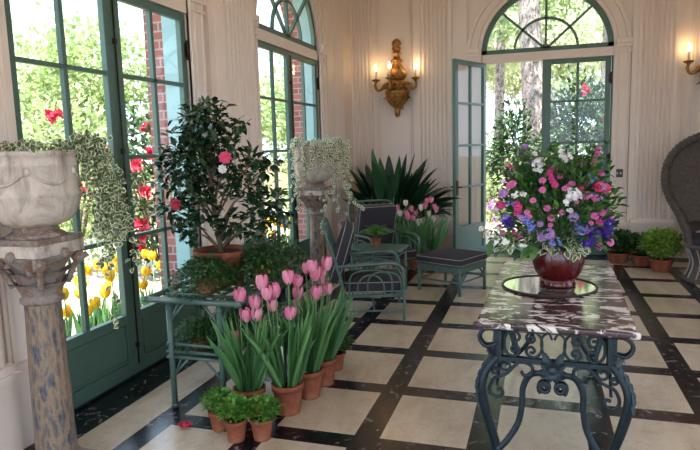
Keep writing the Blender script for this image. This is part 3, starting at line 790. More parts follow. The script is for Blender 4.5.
# ------------------------------------------------------------------ tubular garden chairs
G = M['metalgreen']
def piped(mb_size, loc, rot, name, parent, bev, bulge):
    c = rounded(mb_size, bev, bulge).build(name, M['cushion'], parent); c.location = loc; c.rotation_euler = rot
    p = MB(); hx, hy, hz = mb_size[0] / 2 - .004, mb_size[1] / 2 - .004, mb_size[2] / 2 - bev * .55
    for z in (hz, -hz):
        pts = []
        for (sx, sy) in ((1, 1), (-1, 1), (-1, -1), (1, -1)):
            a0 = {(1, 1): 0, (-1, 1): PI / 2, (-1, -1): PI, (1, -1): 1.5 * PI}[(sx, sy)]
            for k in range(4):
                a = a0 + PI / 2 * k / 3; pts.append((sx * (hx - bev) + bev * math.cos(a), sy * (hy - bev) + bev * math.sin(a), z))
        p.tube(pts + pts[:2], .0045, 6, caps=False)
    p.build('piping', M['piping'], c); return c
def make_chair(label):
    t = thing('garden_chair', label, 'chair', group='green tubular garden armchairs')
    w = .33
    for sy in (-1, 1):
        y = sy * w
        m = MB(); m.tube(smooth_path([(.30, y, .0), (.30, y, .30), (.30, y, .46), (.28, y, .53), (.22, y, .572), (.1, y, .58), (-.25, y, .56), (-.38, y, .55)], 5), .0155, 10)
        a = m.build('arm', G, t)
        m = MB()
        for (x0, x1, zt) in ((-.24, .18, .51), (-.16, .10, .46), (-.06, .27, .49)):
            mid = (x0 + x1) / 2; m.tube(smooth_path([(x0, y, .25), (x0, y, zt - .1), (x0 + .05, y, zt - .02), (mid, y, zt + .005), (x1 - .05, y, zt - .02), (x1, y, zt - .1), (x1, y, .25)], 5), .008, 8)
        m.build('hoops', G, a)
        m = MB(); m.tube(smooth_path([(-.33, y, .0), (-.30, y, .25), (-.36, y, .55), (-.44, y, .80), (-.475, y * .97, .93)], 5), .0155, 10); m.build('leg', G, t)
        m = MB(); m.tube([(.30, y, .012), (.30, y, 0)], .019, 10); m.build('foot', G, a)
    m = MB()
    for y in (-w, w): m.tube([(-.31, y, .25), (.30, y, .25)], .013, 8); m.tube([(-.32, y, .10), (.30, y, .10)], .010, 8)
    m.tube([(.30, -w, .25), (.30, w, .25)], .013, 8); m.tube([(-.31, -w, .25), (-.31, w, .25)], .013, 8)
    m.tube([(.0, -w, .10), (.0, w, .10)], .010, 8)
    for k in range(6): m.tube([(-.31 + .1 * k, -w, .255), (-.31 + .1 * k, w, .255)], .006, 6)
    m.build('seat_frame', G, t)
    m = MB(); m.tube(smooth_path([(-.475, -w * .97, .93), (-.49, -w * .85, .97), (-.495, 0, .985), (-.49, w * .85, .97), (-.475, w * .97, .93)], 6), .0155, 10)
    m.tube([(-.455, -w, .84), (-.455, w, .84)], .010, 8)
    for k in range(5):
        y = -w + 2 * w * (k + 1) / 6; m.tube(smooth_path([(-.31, y, .26), (-.36, y, .55), (-.44, y, .80), (-.492, y, .975)], 4), .007, 6)
    m.build('back_frame', G, t)
    piped((.60, .60, .13), (.0, 0, .335), (0, 0, 0), 'seat_cushion', t, .035, .02)
    piped((.60, .54, .12), (-.315, 0, .655), (0, math.radians(-73), 0), 'back_cushion', t, .035, .02)
    return t
c1 = make_chair('nearer of the two green tubular armchairs, on the camera side of the fern table')
c1.location = (-.60, 2.82, 0); c1.rotation_euler.z = math.radians(17)
c2 = copy_tree(c1); c2.location = (-.86, 4.44, 0); c2.rotation_euler.z = math.radians(-50)
c2['label'] = 'farther of the two green tubular armchairs, in front of the dark leafy aspidistra'
# ottoman
ot = thing('ottoman', 'square green footstool with charcoal piped cushion before the open door', 'footstool', (.065, 4.0, 0), math.radians(-25))
for sx in (-1, 1):
    for sy in (-1, 1):
        m = MB(); m.tube([(sx * .28, sy * .28, 0), (sx * .28, sy * .28, .33)], .019, 10); m.build('leg', G, ot)
m = MB()
for s in (-1, 1):
    m.box((-.295, s * .28 - .016, .26), (.295, s * .28 + .016, .335)); m.box((s * .28 - .016, -.28, .26), (s * .28 + .016, .28, .335))
    m.tube([(-.28, s * .28, .15), (.28, s * .28, .15)], .011, 8); m.tube([(s * .28, -.28, .15), (s * .28, .28, .15)], .011, 8)
    for q in (-1, 1):
        m.tube([(q * .28, s * .28, .16), (q * .17, s * .28, .26)], .009, 8); m.tube([(s * .28, q * .28, .16), (s * .28, q * .17, .26)], .009, 8)
m.box((-.28, -.28, .30), (.28, .28, .33)); m.build('frame', G, ot)
piped((.63, .63, .105), (0, 0, .388), (0, 0, 0), 'cushion', ot, .035, .02)
# side table
st = thing('side_table', 'small square green side table between the two armchairs', 'side table', (-.75, 3.66, 0), math.radians(-3))
m = MB(); m.box((-.31, -.23, .525), (.31, .23, .55)); bevel(m.build('tabletop', G, st), .006)
for sx in (-1, 1):
    for sy in (-1, 1):
        m = MB(); m.tube([(sx * .27, sy * .20, 0), (sx * .27, sy * .20, .526)], .014, 8); m.build('leg', G, st)
for z in (.47, .14):
    m = MB()
    for s in (-1, 1): m.tube([(-.27, s * .20, z), (.27, s * .20, z)], .009, 8); m.tube([(s * .27, -.20, z), (s * .27, .20, z)], .009, 8)
    m.build('stretcher', G, st)

# ------------------------------------------------------------------ plant stand
ps = thing('plant_stand', 'two tier green bamboo style plant stand under the potted camellia', 'plant stand', (-1.12, 0, 0))
y0, y1 = .24, 1.36
def legx(s): return s * .19
for sx in (-1, 1):
    for y in (y0, y1):
        m = MB(); m.tube([(legx(sx), y, 0), (legx(sx), y, .75)], .02, 10)
        for z in (.02, .36, .46, .70): m.tube([(legx(sx), y, z - .008), (legx(sx), y, z + .008)], .024, 10)
        m.build('leg', G, ps)
m = MB()
for x in (-.34, .34): m.tube([(x, y0 - .05, .76), (x, y1 + .05, .76)], .02, 10)
for y in (y0 - .03, y1 + .03): m.tube([(-.37, y, .76), (.37, y, .76)], .02, 10)
for y in (y0 + .16, .60, .82, 1.04): m.tube([(-.34, y, .75), (.34, y, .75)], .012, 8)
for x in (-.2, -.1, 0, .1, .2): m.tube([(x, y0, .748), (x, y1, .748)], .010, 8)
m.build('top_rack', G, ps)
m = MB()
for z in (.36, .40, .45):
    for x in (-.21, .21): m.tube([(x, y0 - .02, z), (x, y1 + .02, z)], .012, 8)
    for y in (y0, y1): m.tube([(-.2, y, z), (.2, y, z)], .012, 8)
m.box((-.19, y0, .352), (.19, y1, .366)); m.build('lower_shelf', G, ps)
for y in (y0, y1):
    for sx in (-1, 1):
        for zz in (((.60, .74)), ((.22, .35))):
            m = MB(); m.tube([(legx(sx), y, zz[0]), (legx(sx) * .35, y, zz[1])], .009, 8); m.build('brace', G, ps)
for x in (-.19, .19):
    for (y, s) in ((y0, 1), (y1, -1)):
        for zz in (((.58, .75)), ((.20, .35))):
            m = MB(); m.tube([(x, y, zz[0]), (x, y + s * .16, zz[1])], .009, 8); m.build('brace', G, ps)
# ------------------------------------------------------------------ pots and plants
def pot_mb(r, h, rim=.014):
    m = MB(); m.lathe([(.0, .0), (r * .70, .0), (r * .74, .01), (r * .93, h * .78), (r * .94, h * .8), (r + .002, h * .8), (r + .004, h * .985), (r, h), (r - rim, h), (r - rim - .004, h * .86), (0, h * .86)], 36); return m
def pot(parent, r, h, loc=(0, 0, 0), mat='terracotta'):
    p = pot_mb(r, h).build('pot', M[mat], parent); p.location = loc
    s = MB(); n = 24; k = r - .02
    s.lathe([(k, h * .88), (k * .6, h * .9), (0, h * .91)], n); o = s.build('soil', M['soil'], parent); o.location = loc
    return p
SHAPE_T = lambda t: (.35 + .65 * min(1, t * 3.2)) * (1 - t ** 3) ** .8
def tulip_bloom(pal, R=.031, H=.068):
    mb = MB()
    for i in range(6):
        a0 = 2 * PI * i / 6 + (.3 if i % 2 else 0); k = .96 if i % 2 else 1.06
        vs = []; ed = []
        nz, nw = 6, 4
        for j in range(nz + 1):
            t = j / nz; rr = R * k * (math.sin(PI * (.06 + .66 * t)) ** .62) * (1 - .10 * t)
            half = .68 * (math.sin(PI * (.16 + .70 * t)) ** .65)
            for q in range(nw + 1):
                s = (q / nw - .5) * 2; a = a0 + half * s
                rq = rr * (1 - .10 * s * s)
                vs.append((rq * math.cos(a), rq * math.sin(a), H * (t - .10 * s * s * t * t))); ed.append(abs(s) * .6 + (1 - t) * .5)
        fs = []
        for j in range(nz):
            for q in range(nw):
                b = j * (nw + 1) + q; fs.append((b, b + 1, b + nw + 2, b + nw + 1))
        mb.add(vs, fs, True, ed)
    return mb
BLM = {k: tulip_bloom(k).build('tulip_bloom', M[k]) for k in ('pinkt', 'whitet', 'yellow')}
def bloom_copy(kind, parent, loc, tilt, sc=1.0):
    o = BLM[kind].copy(); COL.objects.link(o); o.parent = parent
    o.location = loc; o.rotation_euler = (tilt[0], tilt[1], rnd.uniform(0, 6)); o.scale = (sc, sc, sc * rnd.uniform(.92, 1.1)); return o
def potted_tulips(label, loc, r, h, blooms, kinds, nleaf=26, lh=.42, group='pots of tulips', bsc=1.0, spread=1.0, rz=0):
    t = thing('potted_tulips', label, 'potted plant', loc, 0, group)
    pot(t, r, h)
    fo = MB()
    for i in range(nleaf):
        a = rnd.uniform(0, 2 * PI); q = r * .7 * math.sqrt(rnd.random()); p = (q * math.cos(a), q * math.sin(a), h * .88)
        b = a + rnd.uniform(-.6, .6); L = lh * rnd.uniform(.65, 1.12); le = rnd.uniform(.08, .42) * spread
        fo.blade(p, (math.cos(b) * le, math.sin(b) * le, 1), L, rnd.uniform(.024, .044), rnd.uniform(.15, 1.0), 7, .45, V((math.cos(b + 1.5), math.sin(b + 1.5), .1)), SHAPE_T)
    fo.build('leaves', M['tulipleaf'], t)
    for (x, y, z), k in zip(blooms, kinds):
        p = V((x, y, z)) - V(loc); d = V((p.x, p.y, 0)); q = d.normalized() * min(d.length, r * .6)
        s = MB(); s.tube(smooth_path([V((q.x, q.y, h * .88)), V((q.x * .7 + p.x * .3, q.y * .7 + p.y * .3, p.z * .5 + .02)), V((p.x * .9 + q.x * .1, p.y * .9 + q.y * .1, p.z * .85)), p], 4), .0045, 6)
        so = s.build('flower_stem', M['stem'], t)
        dx, dy = (p.x - q.x) * 1.2, (p.y - q.y) * 1.2
        bloom_copy(k, so, p - V((0, 0, .012)), (-dy + rnd.uniform(-.2, .2), dx + rnd.uniform(-.2, .2)), bsc * rnd.uniform(.92, 1.12))
    return t
FT = {1: [(-0.775, 0.237, 0.81), (-0.838, 0.254, 0.535), (-0.742, 0.261, 0.68), (-0.686, 0.282, 0.684), (-0.674, 0.254, 0.77), (-0.633, 0.279, 0.89)], 2: [(-0.587, 0.254, 0.835), (-0.552, 0.315, 0.839), (-0.612, 0.382, 0.726), (-0.48, 0.341, 0.687), (-0.492, 0.376, 0.914)], 3: [(-0.512, 0.566, 0.85), (-0.537, 0.616, 0.749), (-0.384, 0.585, 0.771), (-0.423, 0.626, 0.94), (-0.486, 0.678, 0.919), (-0.42, 0.657, 0.876)], 4: [(-0.444, 0.87, 0.8), (-0.374, 0.792, 0.921), (-0.372, 0.82, 0.743), (-0.44, 0.829, 0.853)]}
LB = {1: 'pot of pink tulips behind the three small herb pots, in front of the plant stand', 2: 'large terracotta pot of pink tulips with fully visible pot, right of the herb pots', 3: 'terracotta pot of pink tulips next behind the large fully visible tulip pot', 4: 'rearmost terracotta pot of pink tulips in the row beside the plant stand'}
PL = {1: ((-.755, .27, 0), .105, .19), 2: ((-.52, .36, 0), .105, .205), 3: ((-.475, .63, 0), .10, .20), 4: ((-.455, .87, 0), .10, .20)}
for k in (1, 2, 3, 4):
    bl = [(x, y, z - .035) for x, y, z in FT[k]]
    potted_tulips(LB[k], PL[k][0], PL[k][1], PL[k][2], bl, ['pinkt'] * len(bl), 80, .52, 'pots of pink tulips beside the plant stand', 1.28, 1.1)

def bushy(parent, n, R, H, base, mat, L, W, name='foliage', up=.3, low=.2, jag=.6, card=False):
    fo = MB()
    for i in range(n):
        d = rand_dir(.1); q = rnd.uniform(.3, 1) ** .5
        p = V((d.x * R * q, d.y * R * q, base + H * .5 + d.z * H * .5 * q))
        if p.z < base - low: p.z = base - low
        dr = (V((p.x, p.y, (p.z - base) * .7 + .02)).normalized() + rand_dir(up) * jag)
        l = L * rnd.uniform(.6, 1.25)
        (fo.card if card else fo.leaf)(p, dr, V((0, 0, 1)), l, l * W, *(() if card else (.25, .25)))
    for i in range(14):
        d = rand_dir(.6); fo.tube([(0, 0, base - .02), (d.x * R * .5, d.y * R * .5, base + H * .35), (d.x * R * .8, d.y * R * .8, base + H * .5 + d.z * H * .3)], .0025, 4)
    return fo.build(name, M[mat], parent)
def potted(name, label, loc, r, h, group, n, R, H, mat, L=.03, W=.7, low=.03, cat='potted plant', **kw):
    t = thing(name, label, cat, loc, 0, group); pot(t, r, h); bushy(t, n, R, H, h * .95, mat, L, W, low=low, **kw); return t
gh = 'small herb pots on the floor before the tulips'
potted('potted_herb', 'small terracotta pot of green herbs, leftmost of the trio before the tulips', (-.845, .03, 0), .068, .125, gh, 420, .105, .13, 'herb')
potted('potted_herb', 'small terracotta pot of green herbs, nearest and middle one of the trio before the tulips', (-.675, -.075, 0), .070, .135, gh, 460, .11, .13, 'herb')
potted('potted_herb', 'small terracotta pot of green herbs, rightmost of the trio before the tulips', (-.53, -.02, 0), .070, .135, gh, 460, .115, .12, 'herb')
potted('potted_seedling', 'small terracotta pot of leafy green seedlings behind the last tulip pot', (-.47, 1.17, 0), .085, .14, None, 420, .14, .17, 'trail', .045, .6)

# camellia
cam = thing('potted_camellia', 'tall potted camellia tree with glossy dark leaves on the green stand', 'potted plant', (-1.14, .68, .78))
pot(cam, .20, .25)
Z0 = V((-1.14, .68, .78))
CL = [(-1.351, 0.768, 1.925, 0.15), (-1.097, 0.59, 1.959, 0.13), (-1.369, 0.608, 1.747, 0.14), (-1.189, 0.55, 1.744, 0.14), (-1.36, 0.544, 1.524, 0.15), (-1.196, 0.52, 1.365, 0.13), (-1.447, 0.59, 1.32, 0.12), (-0.998, 0.681, 1.583, 0.12), (-0.749, 0.501, 1.668, 0.08), (-0.748, 0.703, 1.383, 0.13), (-0.795, 0.601, 1.309, 0.12), (-0.897, 0.593, 1.462, 0.12), (-1.133, 0.746, 1.668, 0.1), (-1.055, 0.644, 1.231, 0.1), (-0.702, 0.595, 1.61, 0.07), (-0.627, 0.644, 1.299, 0.08), (-1.224, 0.711, 1.454, 0.12), (-0.901, 0.517, 1.751, 0.06), (-1.586, 0.793, 1.6, 0.09), (-1.281, 0.507, 1.175, 0.08), (-0.964, 0.725, 1.91, 0.05), (-1.614, 0.753, 1.677, 0.05), (-0.799, 0.505, 1.184, 0.07), (-1.22, .66, 1.98, .12), (-1.27, .7, 1.85, .15), (-1.12, .68, 1.84, .12), (-1.3, .75, 1.63, .13)]
br = MB()
br.tube(smooth_path([(0, 0, .20), (-.02, .0, .40), (-.05, -.01, .62), (-.06, 0, .85), (-.09, .02, 1.1)], 5), [.02 - .0006 * i for i in range(21)], 8)
fo = MB()
for (x, y, z, r) in CL:
    c = V((x, y, z)) - Z0; hgt = max(.24, min(.9, c.z - .28 - abs(c.x) * .35)); s0 = V((-.05 * hgt, 0, hgt))
    pts = smooth_path([s0, s0.lerp(c, .5) + V((0, 0, .03 + .05 * abs(c.x))), c], 5); br.tube(pts, [.009 - .0005 * i for i in range(len(pts))], 6)
    n = int(3400 * r * r) + 22
    for i in range(n):
        d = rand_dir(); p = c + d * r * rnd.uniform(.25, 1.05)
        fo.leaf(p, V((d.x, d.y, d.z * .5)) + rand_dir(-.15) * .8, V((0, 0, 1)) + rand_dir() * .45, rnd.uniform(.06, .09), rnd.uniform(.034, .048), .25, .2)
br.build('trunk', M['bark'], cam); fo.build('foliage', M['camellia'], cam)
def camflower(mat, loc, size, nn):
    n, a, b = frame(nn); mb = MB()
    for f, k, up in ((.45, 5, 1.0), (.75, 7, .5), (1, 8, .1)):
        for i in range(k):
            t = 2 * PI * i / k + f * 3; petal(mb, n * .004, (a * math.cos(t) + b * math.sin(t)) + n * up, n, size * .55 * f, size * .5 * f, .4)
    o = mb.build('camellia_flower', M[mat], cam); o.location = V(loc) - Z0; return o
camflower('coral', (-0.93, 0.43, 1.69), .085, (.3, -.9, .3)); camflower('redbloom', (-1.31, 0.40, 1.38), .08, (.2, -.95, .1))
camflower('white', (-0.955, 0.43, 1.615), .06, (.2, -.9, -.2))
# plants on the stand
gt = 'trailing plants on the upper tier of the plant stand'
def trailing(label, loc, group, n, R, H, spill, mat='trail', z=.78, r=.085, h=.12):
    t = thing('trailing_plant', label, 'potted plant', loc, 0, group); pot(t, r, h)
    fo = MB()
    for i in range(n):
        a = rnd.uniform(0, 2 * PI); rr = R * rnd.uniform(.15, 1); e = rr / R
        zz = h + H * (1 - e * e) * rnd.uniform(.2, 1) - spill * e * e * rnd.random()
        p = V((rr * math.cos(a), rr * math.sin(a), max(.0 if rr < .30 else -.2, zz)))
        fo.leaf(p, V((math.cos(a), math.sin(a), .1)) + rand_dir() * .8, V((0, 0, 1)), rnd.uniform(.022, .04), rnd.uniform(.014, .024), .25, .2)
    for i in range(16):
        a = rnd.uniform(0, 2 * PI); fo.tube(smooth_path([(0, 0, h), (R * .5 * math.cos(a), R * .5 * math.sin(a), h + H * .7), (R * .95 * math.cos(a), R * .95 * math.sin(a), h * .5)], 4), .002, 4)
    fo.build('foliage', M[mat], t); return t
trailing('dark trailing plant spilling in front of the camellia pot on the stand', (-1.10, .38, .78), gt, 2100, .24, .14, .16)
trailing('dark trailing plant at the right rear corner of the stand, above the tulips', (-.93, 1.02, .78), gt, 2300, .31, .24, .16)
trailing('dark trailing plant between the camellia pot and the right edge of the stand', (-.85, .70, .78), gt, 1900, .24, .20, .18, r=.07)
gl = 'dark leafy plants on the lower shelf of the plant stand'
trailing('dark leafy plant at the near end of the lower shelf', (-1.20, .42, .366), gl, 1300, .19, .14, .09, r=.07, h=.10)
trailing('dark leafy plant in the middle of the lower shelf', (-1.13, .80, .366), gl, 1300, .19, .15, .09, r=.07, h=.10)
trailing('dark leafy plant at the far end of the lower shelf', (-1.15, 1.17, .366), gl, 1300, .19, .15, .09, r=.07, h=.10)
# fern on the side table
t = thing('potted_fern', 'little terracotta pot of feathery fern on the green side table', 'potted plant', (-.79, 3.69, .55)); pot(t, .06, .105)
fo = MB()
for i in range(70):
    a = rnd.uniform(0, 2 * PI); L = rnd.uniform(.12, .2); e = rnd.uniform(.3, 1.4)
    pts = smooth_path([V((0, 0, .095)), V((.4 * L * e * math.cos(a), .4 * L * e * math.sin(a), .095 + L * .6)), V((L * e * .9 * math.cos(a), L * e * .9 * math.sin(a), .095 + L * (.75 if e < .8 else .45)))], 6)
    fo.tube(pts, .0012, 4)
    for j, p in enumerate(pts[3:]):
        d = (pts[min(j + 4, 12)] - pts[j + 2]); s = d.cross(V((0, 0, 1))).normalized() if d.length > 0 else V((1, 0, 0))
        for q in (-1, 1): fo.card(p, d.normalized() * .5 + s * q, V((0, 0, 1)), .035, .009)
fo.build('fronds', M['pine'], t)
# aspidistra
AP = V((-1.06, 5.55, 0))
t = thing('potted_aspidistra', 'big dark green aspidistra in a large terracotta pot in the back corner', 'potted plant', AP)
pp = pot_mb(.27, .62, .03).build('pot', M['terracotta'], t); s = MB(); s.lathe([(.235, .55), (0, .57)], 24); s.build('soil', M['soil'], t)
asp = MB(); stalk = MB()
for i in range(190):
    a = rnd.uniform(0, 2 * PI); e = rnd.uniform(.05, 1) ** .7
    b = V((.16 * math.cos(a) * rnd.random(), .16 * math.sin(a) * rnd.random(), .55)); sl = rnd.uniform(.2, .52)
    d = V((math.cos(a) * e * 1.1, math.sin(a) * e * .9, 1.05 - .75 * e)).normalized(); q = b + d * sl
    if AP.x + q.x + d.x * .42 < -1.74 or AP.y + q.y + d.y * .42 > 6.2 or (AP.y + q.y + d.y * .5 < 5.3 and e > .35): continue
    stalk.tube([b, q], .006, 5)
    asp.blade(q, d, (.66 if d.x > -.5 else .5) * rnd.uniform(.75, 1.1), rnd.uniform(.13, .18), rnd.uniform(.5, 1.7) * e + .15, 9, .15, (V((math.cos(a + 1.57), math.sin(a + 1.57), 0)) + rand_dir() * .6).cross(d), lambda t: math.sin(PI * (.04 + .96 * t) ** .8) ** .8)
asp.build('leaves', M['aspid'], t); stalk.build('stalks', M['stem'], t)
# tulips in the back
BP = [(-0.918, 5.182, 0.833), (-0.888, 5.309, 0.833), (-0.729, 5.178, 0.77), (-0.676, 5.273, 0.824), (-0.715, 5.175, 0.72), (-0.638, 5.15, 0.717), (-0.614, 5.324, 0.761), (-0.448, 5.192, 0.947), (-0.388, 5.193, 0.961), (-0.362, 5.346, 0.854), (-0.34, 5.324, 0.813), (-0.476, 5.208, 0.875)]
BW = [(-0.946, 5.292, 0.733), (-0.837, 5.208, 0.766), (-0.754, 5.236, 0.914), (-0.555, 5.141, 0.648), (-0.378, 5.288, 0.681), (-0.539, 5.238, 0.843), (-0.435, 5.293, 0.766)]
pots = [(-.86, 5.15, 'pot of pink and white tulips nearest the aspidistra, in the back corner'), (-.62, 5.12, 'middle pot of pink and white tulips beside the far armchair, before the fluted wall'), (-.40, 5.15, 'pot of tall pink and white tulips nearest the open door leaf'), (-.60, 5.38, 'pot of tulips with mostly leaves showing, behind the middle back tulip pot')]
asg = {0: [], 1: [], 2: [], 3: []}
for kk, lst in (('pinkt', BP), ('whitet', BW)):
    for b in lst: asg[min((0, 1, 2), key=lambda i: abs(pots[i][0] - b[0]))].append((b, kk))
for i, (x, y, lb) in enumerate(pots):
    bl = [((b[0], b[1], b[2] - .03), k) for b, k in asg[i]]
    potted_tulips(lb, (x, y, 0), .115, .20, [b for b, k in bl], [k for b, k in bl], 52, .56, 'pots of tulips in the back corner', 1.25, 1.1)
# right hand planters
gp = 'leafy pots along the back wall right of the door'
potted('potted_shrub', 'low dark green leafy pot plant at the foot of the wall nearest the door', (2.14, 5.98, 0), .15, .15, gp, 1100, .24, .30, 'trail', .06, .6, low=.14)
potted('potted_shrub', 'dark green leafy pot plant between the door side plant and the lime green one', (2.42, 5.84, 0), .15, .15, gp, 1100, .25, .28, 'trail', .055, .6, low=.14)
potted('potted_shrub', 'bushy lime green pot plant beside the wicker peacock chair', (2.60, 5.47, 0), .15, .17, gp, 1500, .26, .38, 'lime', .055, .65, low=.17)

# ------------------------------------------------------------------ pedestals and urns with ivy
def pedestal(label, loc, sc):
    t = thing('marble_pedestal', label, 'pedestal', loc, 0, 'marble pedestals with carved capitals', sc)
    m = MB(); m.box((-.18, -.18, 0), (.18, .18, .03)); m.lathe([(.15, .03), (.155, .045), (.14, .06), (.122, .07), (.125, .08), (.115, .09)], 40)
    m.build('base', M['capital'], t)
    m = MB(); pr = []
    for i in range(25):
        f = i / 24; pr.append((.106 - .014 * f + .003 * math.sin(PI * f), .09 + .87 * f))
    m.lathe(pr, 96, mod=lambda a, z, i: 1 - .035 * abs(math.sin(a * 8)) ** .5 * (1 if .2 < z < .93 else 0)); m.build('shaft', M['shaft'], t)
    m = MB(); m.lathe([(.096, .955), (.11, .965), (.11, .985), (.098, .995), (.098, 1.02), (.104, 1.08), (.128, 1.15), (.17, 1.205), (.185, 1.22), (.0, 1.22)], 48)
    cp = m.build('capital', M['capital'], t)
    m = MB()
    for s, r0 in ((0, .245), (1, .255)):
        pass
    ab = []
    for k in range(4):
        a0 = PI / 4 + k * PI / 2
        ab += [(.228 * math.cos(a0 - .07), .228 * math.sin(a0 - .07)), (.228 * math.cos(a0 + .07), .228 * math.sin(a0 + .07))]
        for q in (.3, .5, .7):
            a = a0 + q * PI / 2; r = .228 - .055 * math.sin(PI * q); ab.append((r * math.cos(a), r * math.sin(a)))
    m.prism(ab, 2, 1.225, 1.285); fixn(m.build('abacus', M['urn'], t)); bevel(t.children[-1], .012, 3)
    m = MB()
    for row, (z, r, L, k) in enumerate(((1.0, .10, .11, 10), (1.05, .104, .13, 10))):
        for i in range(k):
            a = 2 * PI * (i + .5 * row) / k; d = V((math.cos(a), math.sin(a), 0))
            m.blade(V((r * d.x, r * d.y, z)), d * .25 + V((0, 0, 1)), L, .085, 1.5, 7, .2, -d, None, d * 1.0 + V((0, 0, -.6)))
    for k in range(4):
        a = PI / 4 + k * PI / 2; d = V((math.cos(a), math.sin(a), 0))
        m.tube([d * .19 + V((0, 0, 1.19)) + V((-d.y, d.x, 0)) * .03, d * .19 + V((0, 0, 1.19)) - V((-d.y, d.x, 0)) * .03], .036, 14)
        m.tube(smooth_path([d * .13 + V((0, 0, 1.05)), d * .17 + V((0, 0, 1.14)), d * .24 + V((0, 0, 1.2))], 5), .016, 8)
        b = V((math.cos(a + PI / 4), math.sin(a + PI / 4), 0)); m.ball(b * .17 + V((0, 0, 1.23)), .03)
    m.build('acanthus_leaf', M['capital'], cp)
    return t
def urn(label, loc, sc, strands, top_n, ivymat, leafL):
    t = thing('stone_urn', label, 'urn', loc, 0, 'stone urns planted with ivy', sc)
    m = MB(); m.box((-.18, -.18, 0), (.18, .18, .03)); m.lathe([(.165, .03), (.16, .042), (.135, .056), (.118, .066), (.128, .073), (.115, .082), (.125, .09)], 40)
    m.build('foot', M['capital'], t)
    m = MB(); prof = [(.11, .085), (.145, .09), (.19, .106), (.228, .14), (.253, .19), (.264, .235), (.274, .245), (.274, .258), (.264, .268), (.262, .33), (.262, .395), (.268, .40), (.268, .41), (.264, .415), (.27, .445), (.285, .455), (.287, .475), (.26, .478), (.25, .44), (0, .43)]
    m.lathe(prof, 64); bo = m.build('bowl', M['urn'], t)
    m = MB()     # carved relief swags and masks round the bowl
    for k in range(6):
        a0 = 2 * PI * k / 6 + .2
        pts = [(.266 * math.cos(a0 + (q / 10) * PI / 3), .266 * math.sin(a0 + (q / 10) * PI / 3), .375 - .065 * math.sin(PI * q / 10)) for q in range(11)]
        m.tube(pts, [.003 + .007 * math.sin(PI * q / 10) for q in range(11)], 8); m.ball((.264 * math.cos(a0), .264 * math.sin(a0), .37), .016, (1, 1, 1.3))
    m.build('relief', M['urn'], bo)
    s = MB(); s.lathe([(.25, .45), (0, .465)], 32); s.build('soil', M['soil'], t)
    iv = MB()
    for i in range(top_n):
        a = rnd.uniform(0, 2 * PI); r = .27 * math.sqrt(rnd.random()); p = V((r * math.cos(a), r * math.sin(a), .475 + rnd.uniform(0, .045)))
        iv.leaf(p, V((math.cos(a), math.sin(a), .2)) + rand_dir() * .8, V((0, 0, 1)), leafL * rnd.uniform(.7, 1.2), leafL * rnd.uniform(.7, 1.0), .2, .25)
    for (pts, dens, spread) in strands:
        P = smooth_path(pts, 10); iv.tube(P, .0018, 4)
        for p in P:
            for q in range(dens):
                iv.leaf(p + rand_dir() * spread, rand_dir(-.35), V((rnd.uniform(-.5, .8), -1, .4)), leafL * rnd.uniform(.65, 1.15), leafL * rnd.uniform(.6, .95), .2, .2)
    iv.build('ivy', M[ivymat], t); return t
P1 = V((-1.495, -.62, 0)); P2 = V((-1.60, 3.85, 0))
pedestal('tall mottled marble pedestal with carved capital in the left foreground', P1, 1)
pedestal('mottled marble pedestal behind the near armchair, between window and chairs', P2, (.94, .94, .945))
U1 = []
for i in range(16):
    f = i / 15; a = math.radians(10 + 75 * f)
    e = V((.28 + .14 * rnd.random(), .08 + .30 * rnd.random(), .12 - .36 * rnd.random() * (1 - .4 * f)))
    st_ = V((.25 * math.cos(a), .25 * math.sin(a), .47))
    U1.append(([st_, st_.lerp(V((e.x, e.y, .47)), .5) + V((0, 0, .06)), V((e.x * .9, e.y * .9, .36)), e + V((0, 0, .10)), e], 1 + i % 2, .035))
U1.append(([V((.2, .15, .47)), V((.28, .22, .45)), V((.30, .25, .2)), V((.29, .26, -.1)), V((.31, .27, -.52))], 1, .015))
U1.append(([V((-.2, -.15, .47)), V((-.27, -.18, .42)), V((-.28, -.2, .1)), V((-.22, -.22, .0)), V((-.2, -.24, -.14))], 1, .015))
U1.append(([V((-.1, -.25, .47)), V((-.16, -.29, .42)), V((-.20, -.28, .2)), V((-.22, -.26, -.05))], 1, .012))
urn('large weathered stone urn of variegated ivy on the left foreground pedestal', (P1.x, P1.y, 1.285), (.89, .89, 1), U1, 230, 'ivy', .042)
U2 = []
for i in range(22):
    right = i % 2 == 0
    a = math.radians(rnd.uniform(-25, 75) if right else rnd.uniform(160, 235))
    st_ = V((.26 * math.cos(a), .26 * math.sin(a), .48)); o = V((math.cos(a), math.sin(a), 0)); k = rnd.uniform(.32, .48) if right else rnd.uniform(.27, .33)
    if not right and o.x * k < -.24: o = V((-.24 / k, o.y, 0))
    dep = rnd.uniform(.1, .75) if right else rnd.uniform(.15, .7)
    U2.append(([st_, o * .31 + V((0, 0, .51)), o * k + V((0, 0, .42)), o * k + V((0, 0, .48 - dep))], 1 + (i % 3 == 0), .03))
for q in range(5):
    a = math.radians(-95 + 22 * q); o = V((math.cos(a), math.sin(a), 0)); U2.append(([o * .26 + V((0, 0, .48)), o * .30 + V((0, 0, .46)), o * .29 + V((0, 0, .36)), o * .285 + V((0, 0, .2 + .05 * q))], 1, .015))
U2.append(([V((.2, -.1, .48)), V((.33, -.15, .48)), V((.36, -.16, .2)), V((.22, -.2, -.1)), V((.12, -.2, -.45))], 1, .015))
U2.append(([V((.25, .0, .48)), V((.40, -.05, .45)), V((.46, -.05, .1)), V((.56, -.05, -.12)), V((.68, -.02, -.20))], 1, .015))
urn('stone urn with pale variegated ivy on the pedestal by the far window', (P2.x, P2.y, 1.285 * .945), (.92, .92, 1.15), U2, 190, 'ivypale', .058)

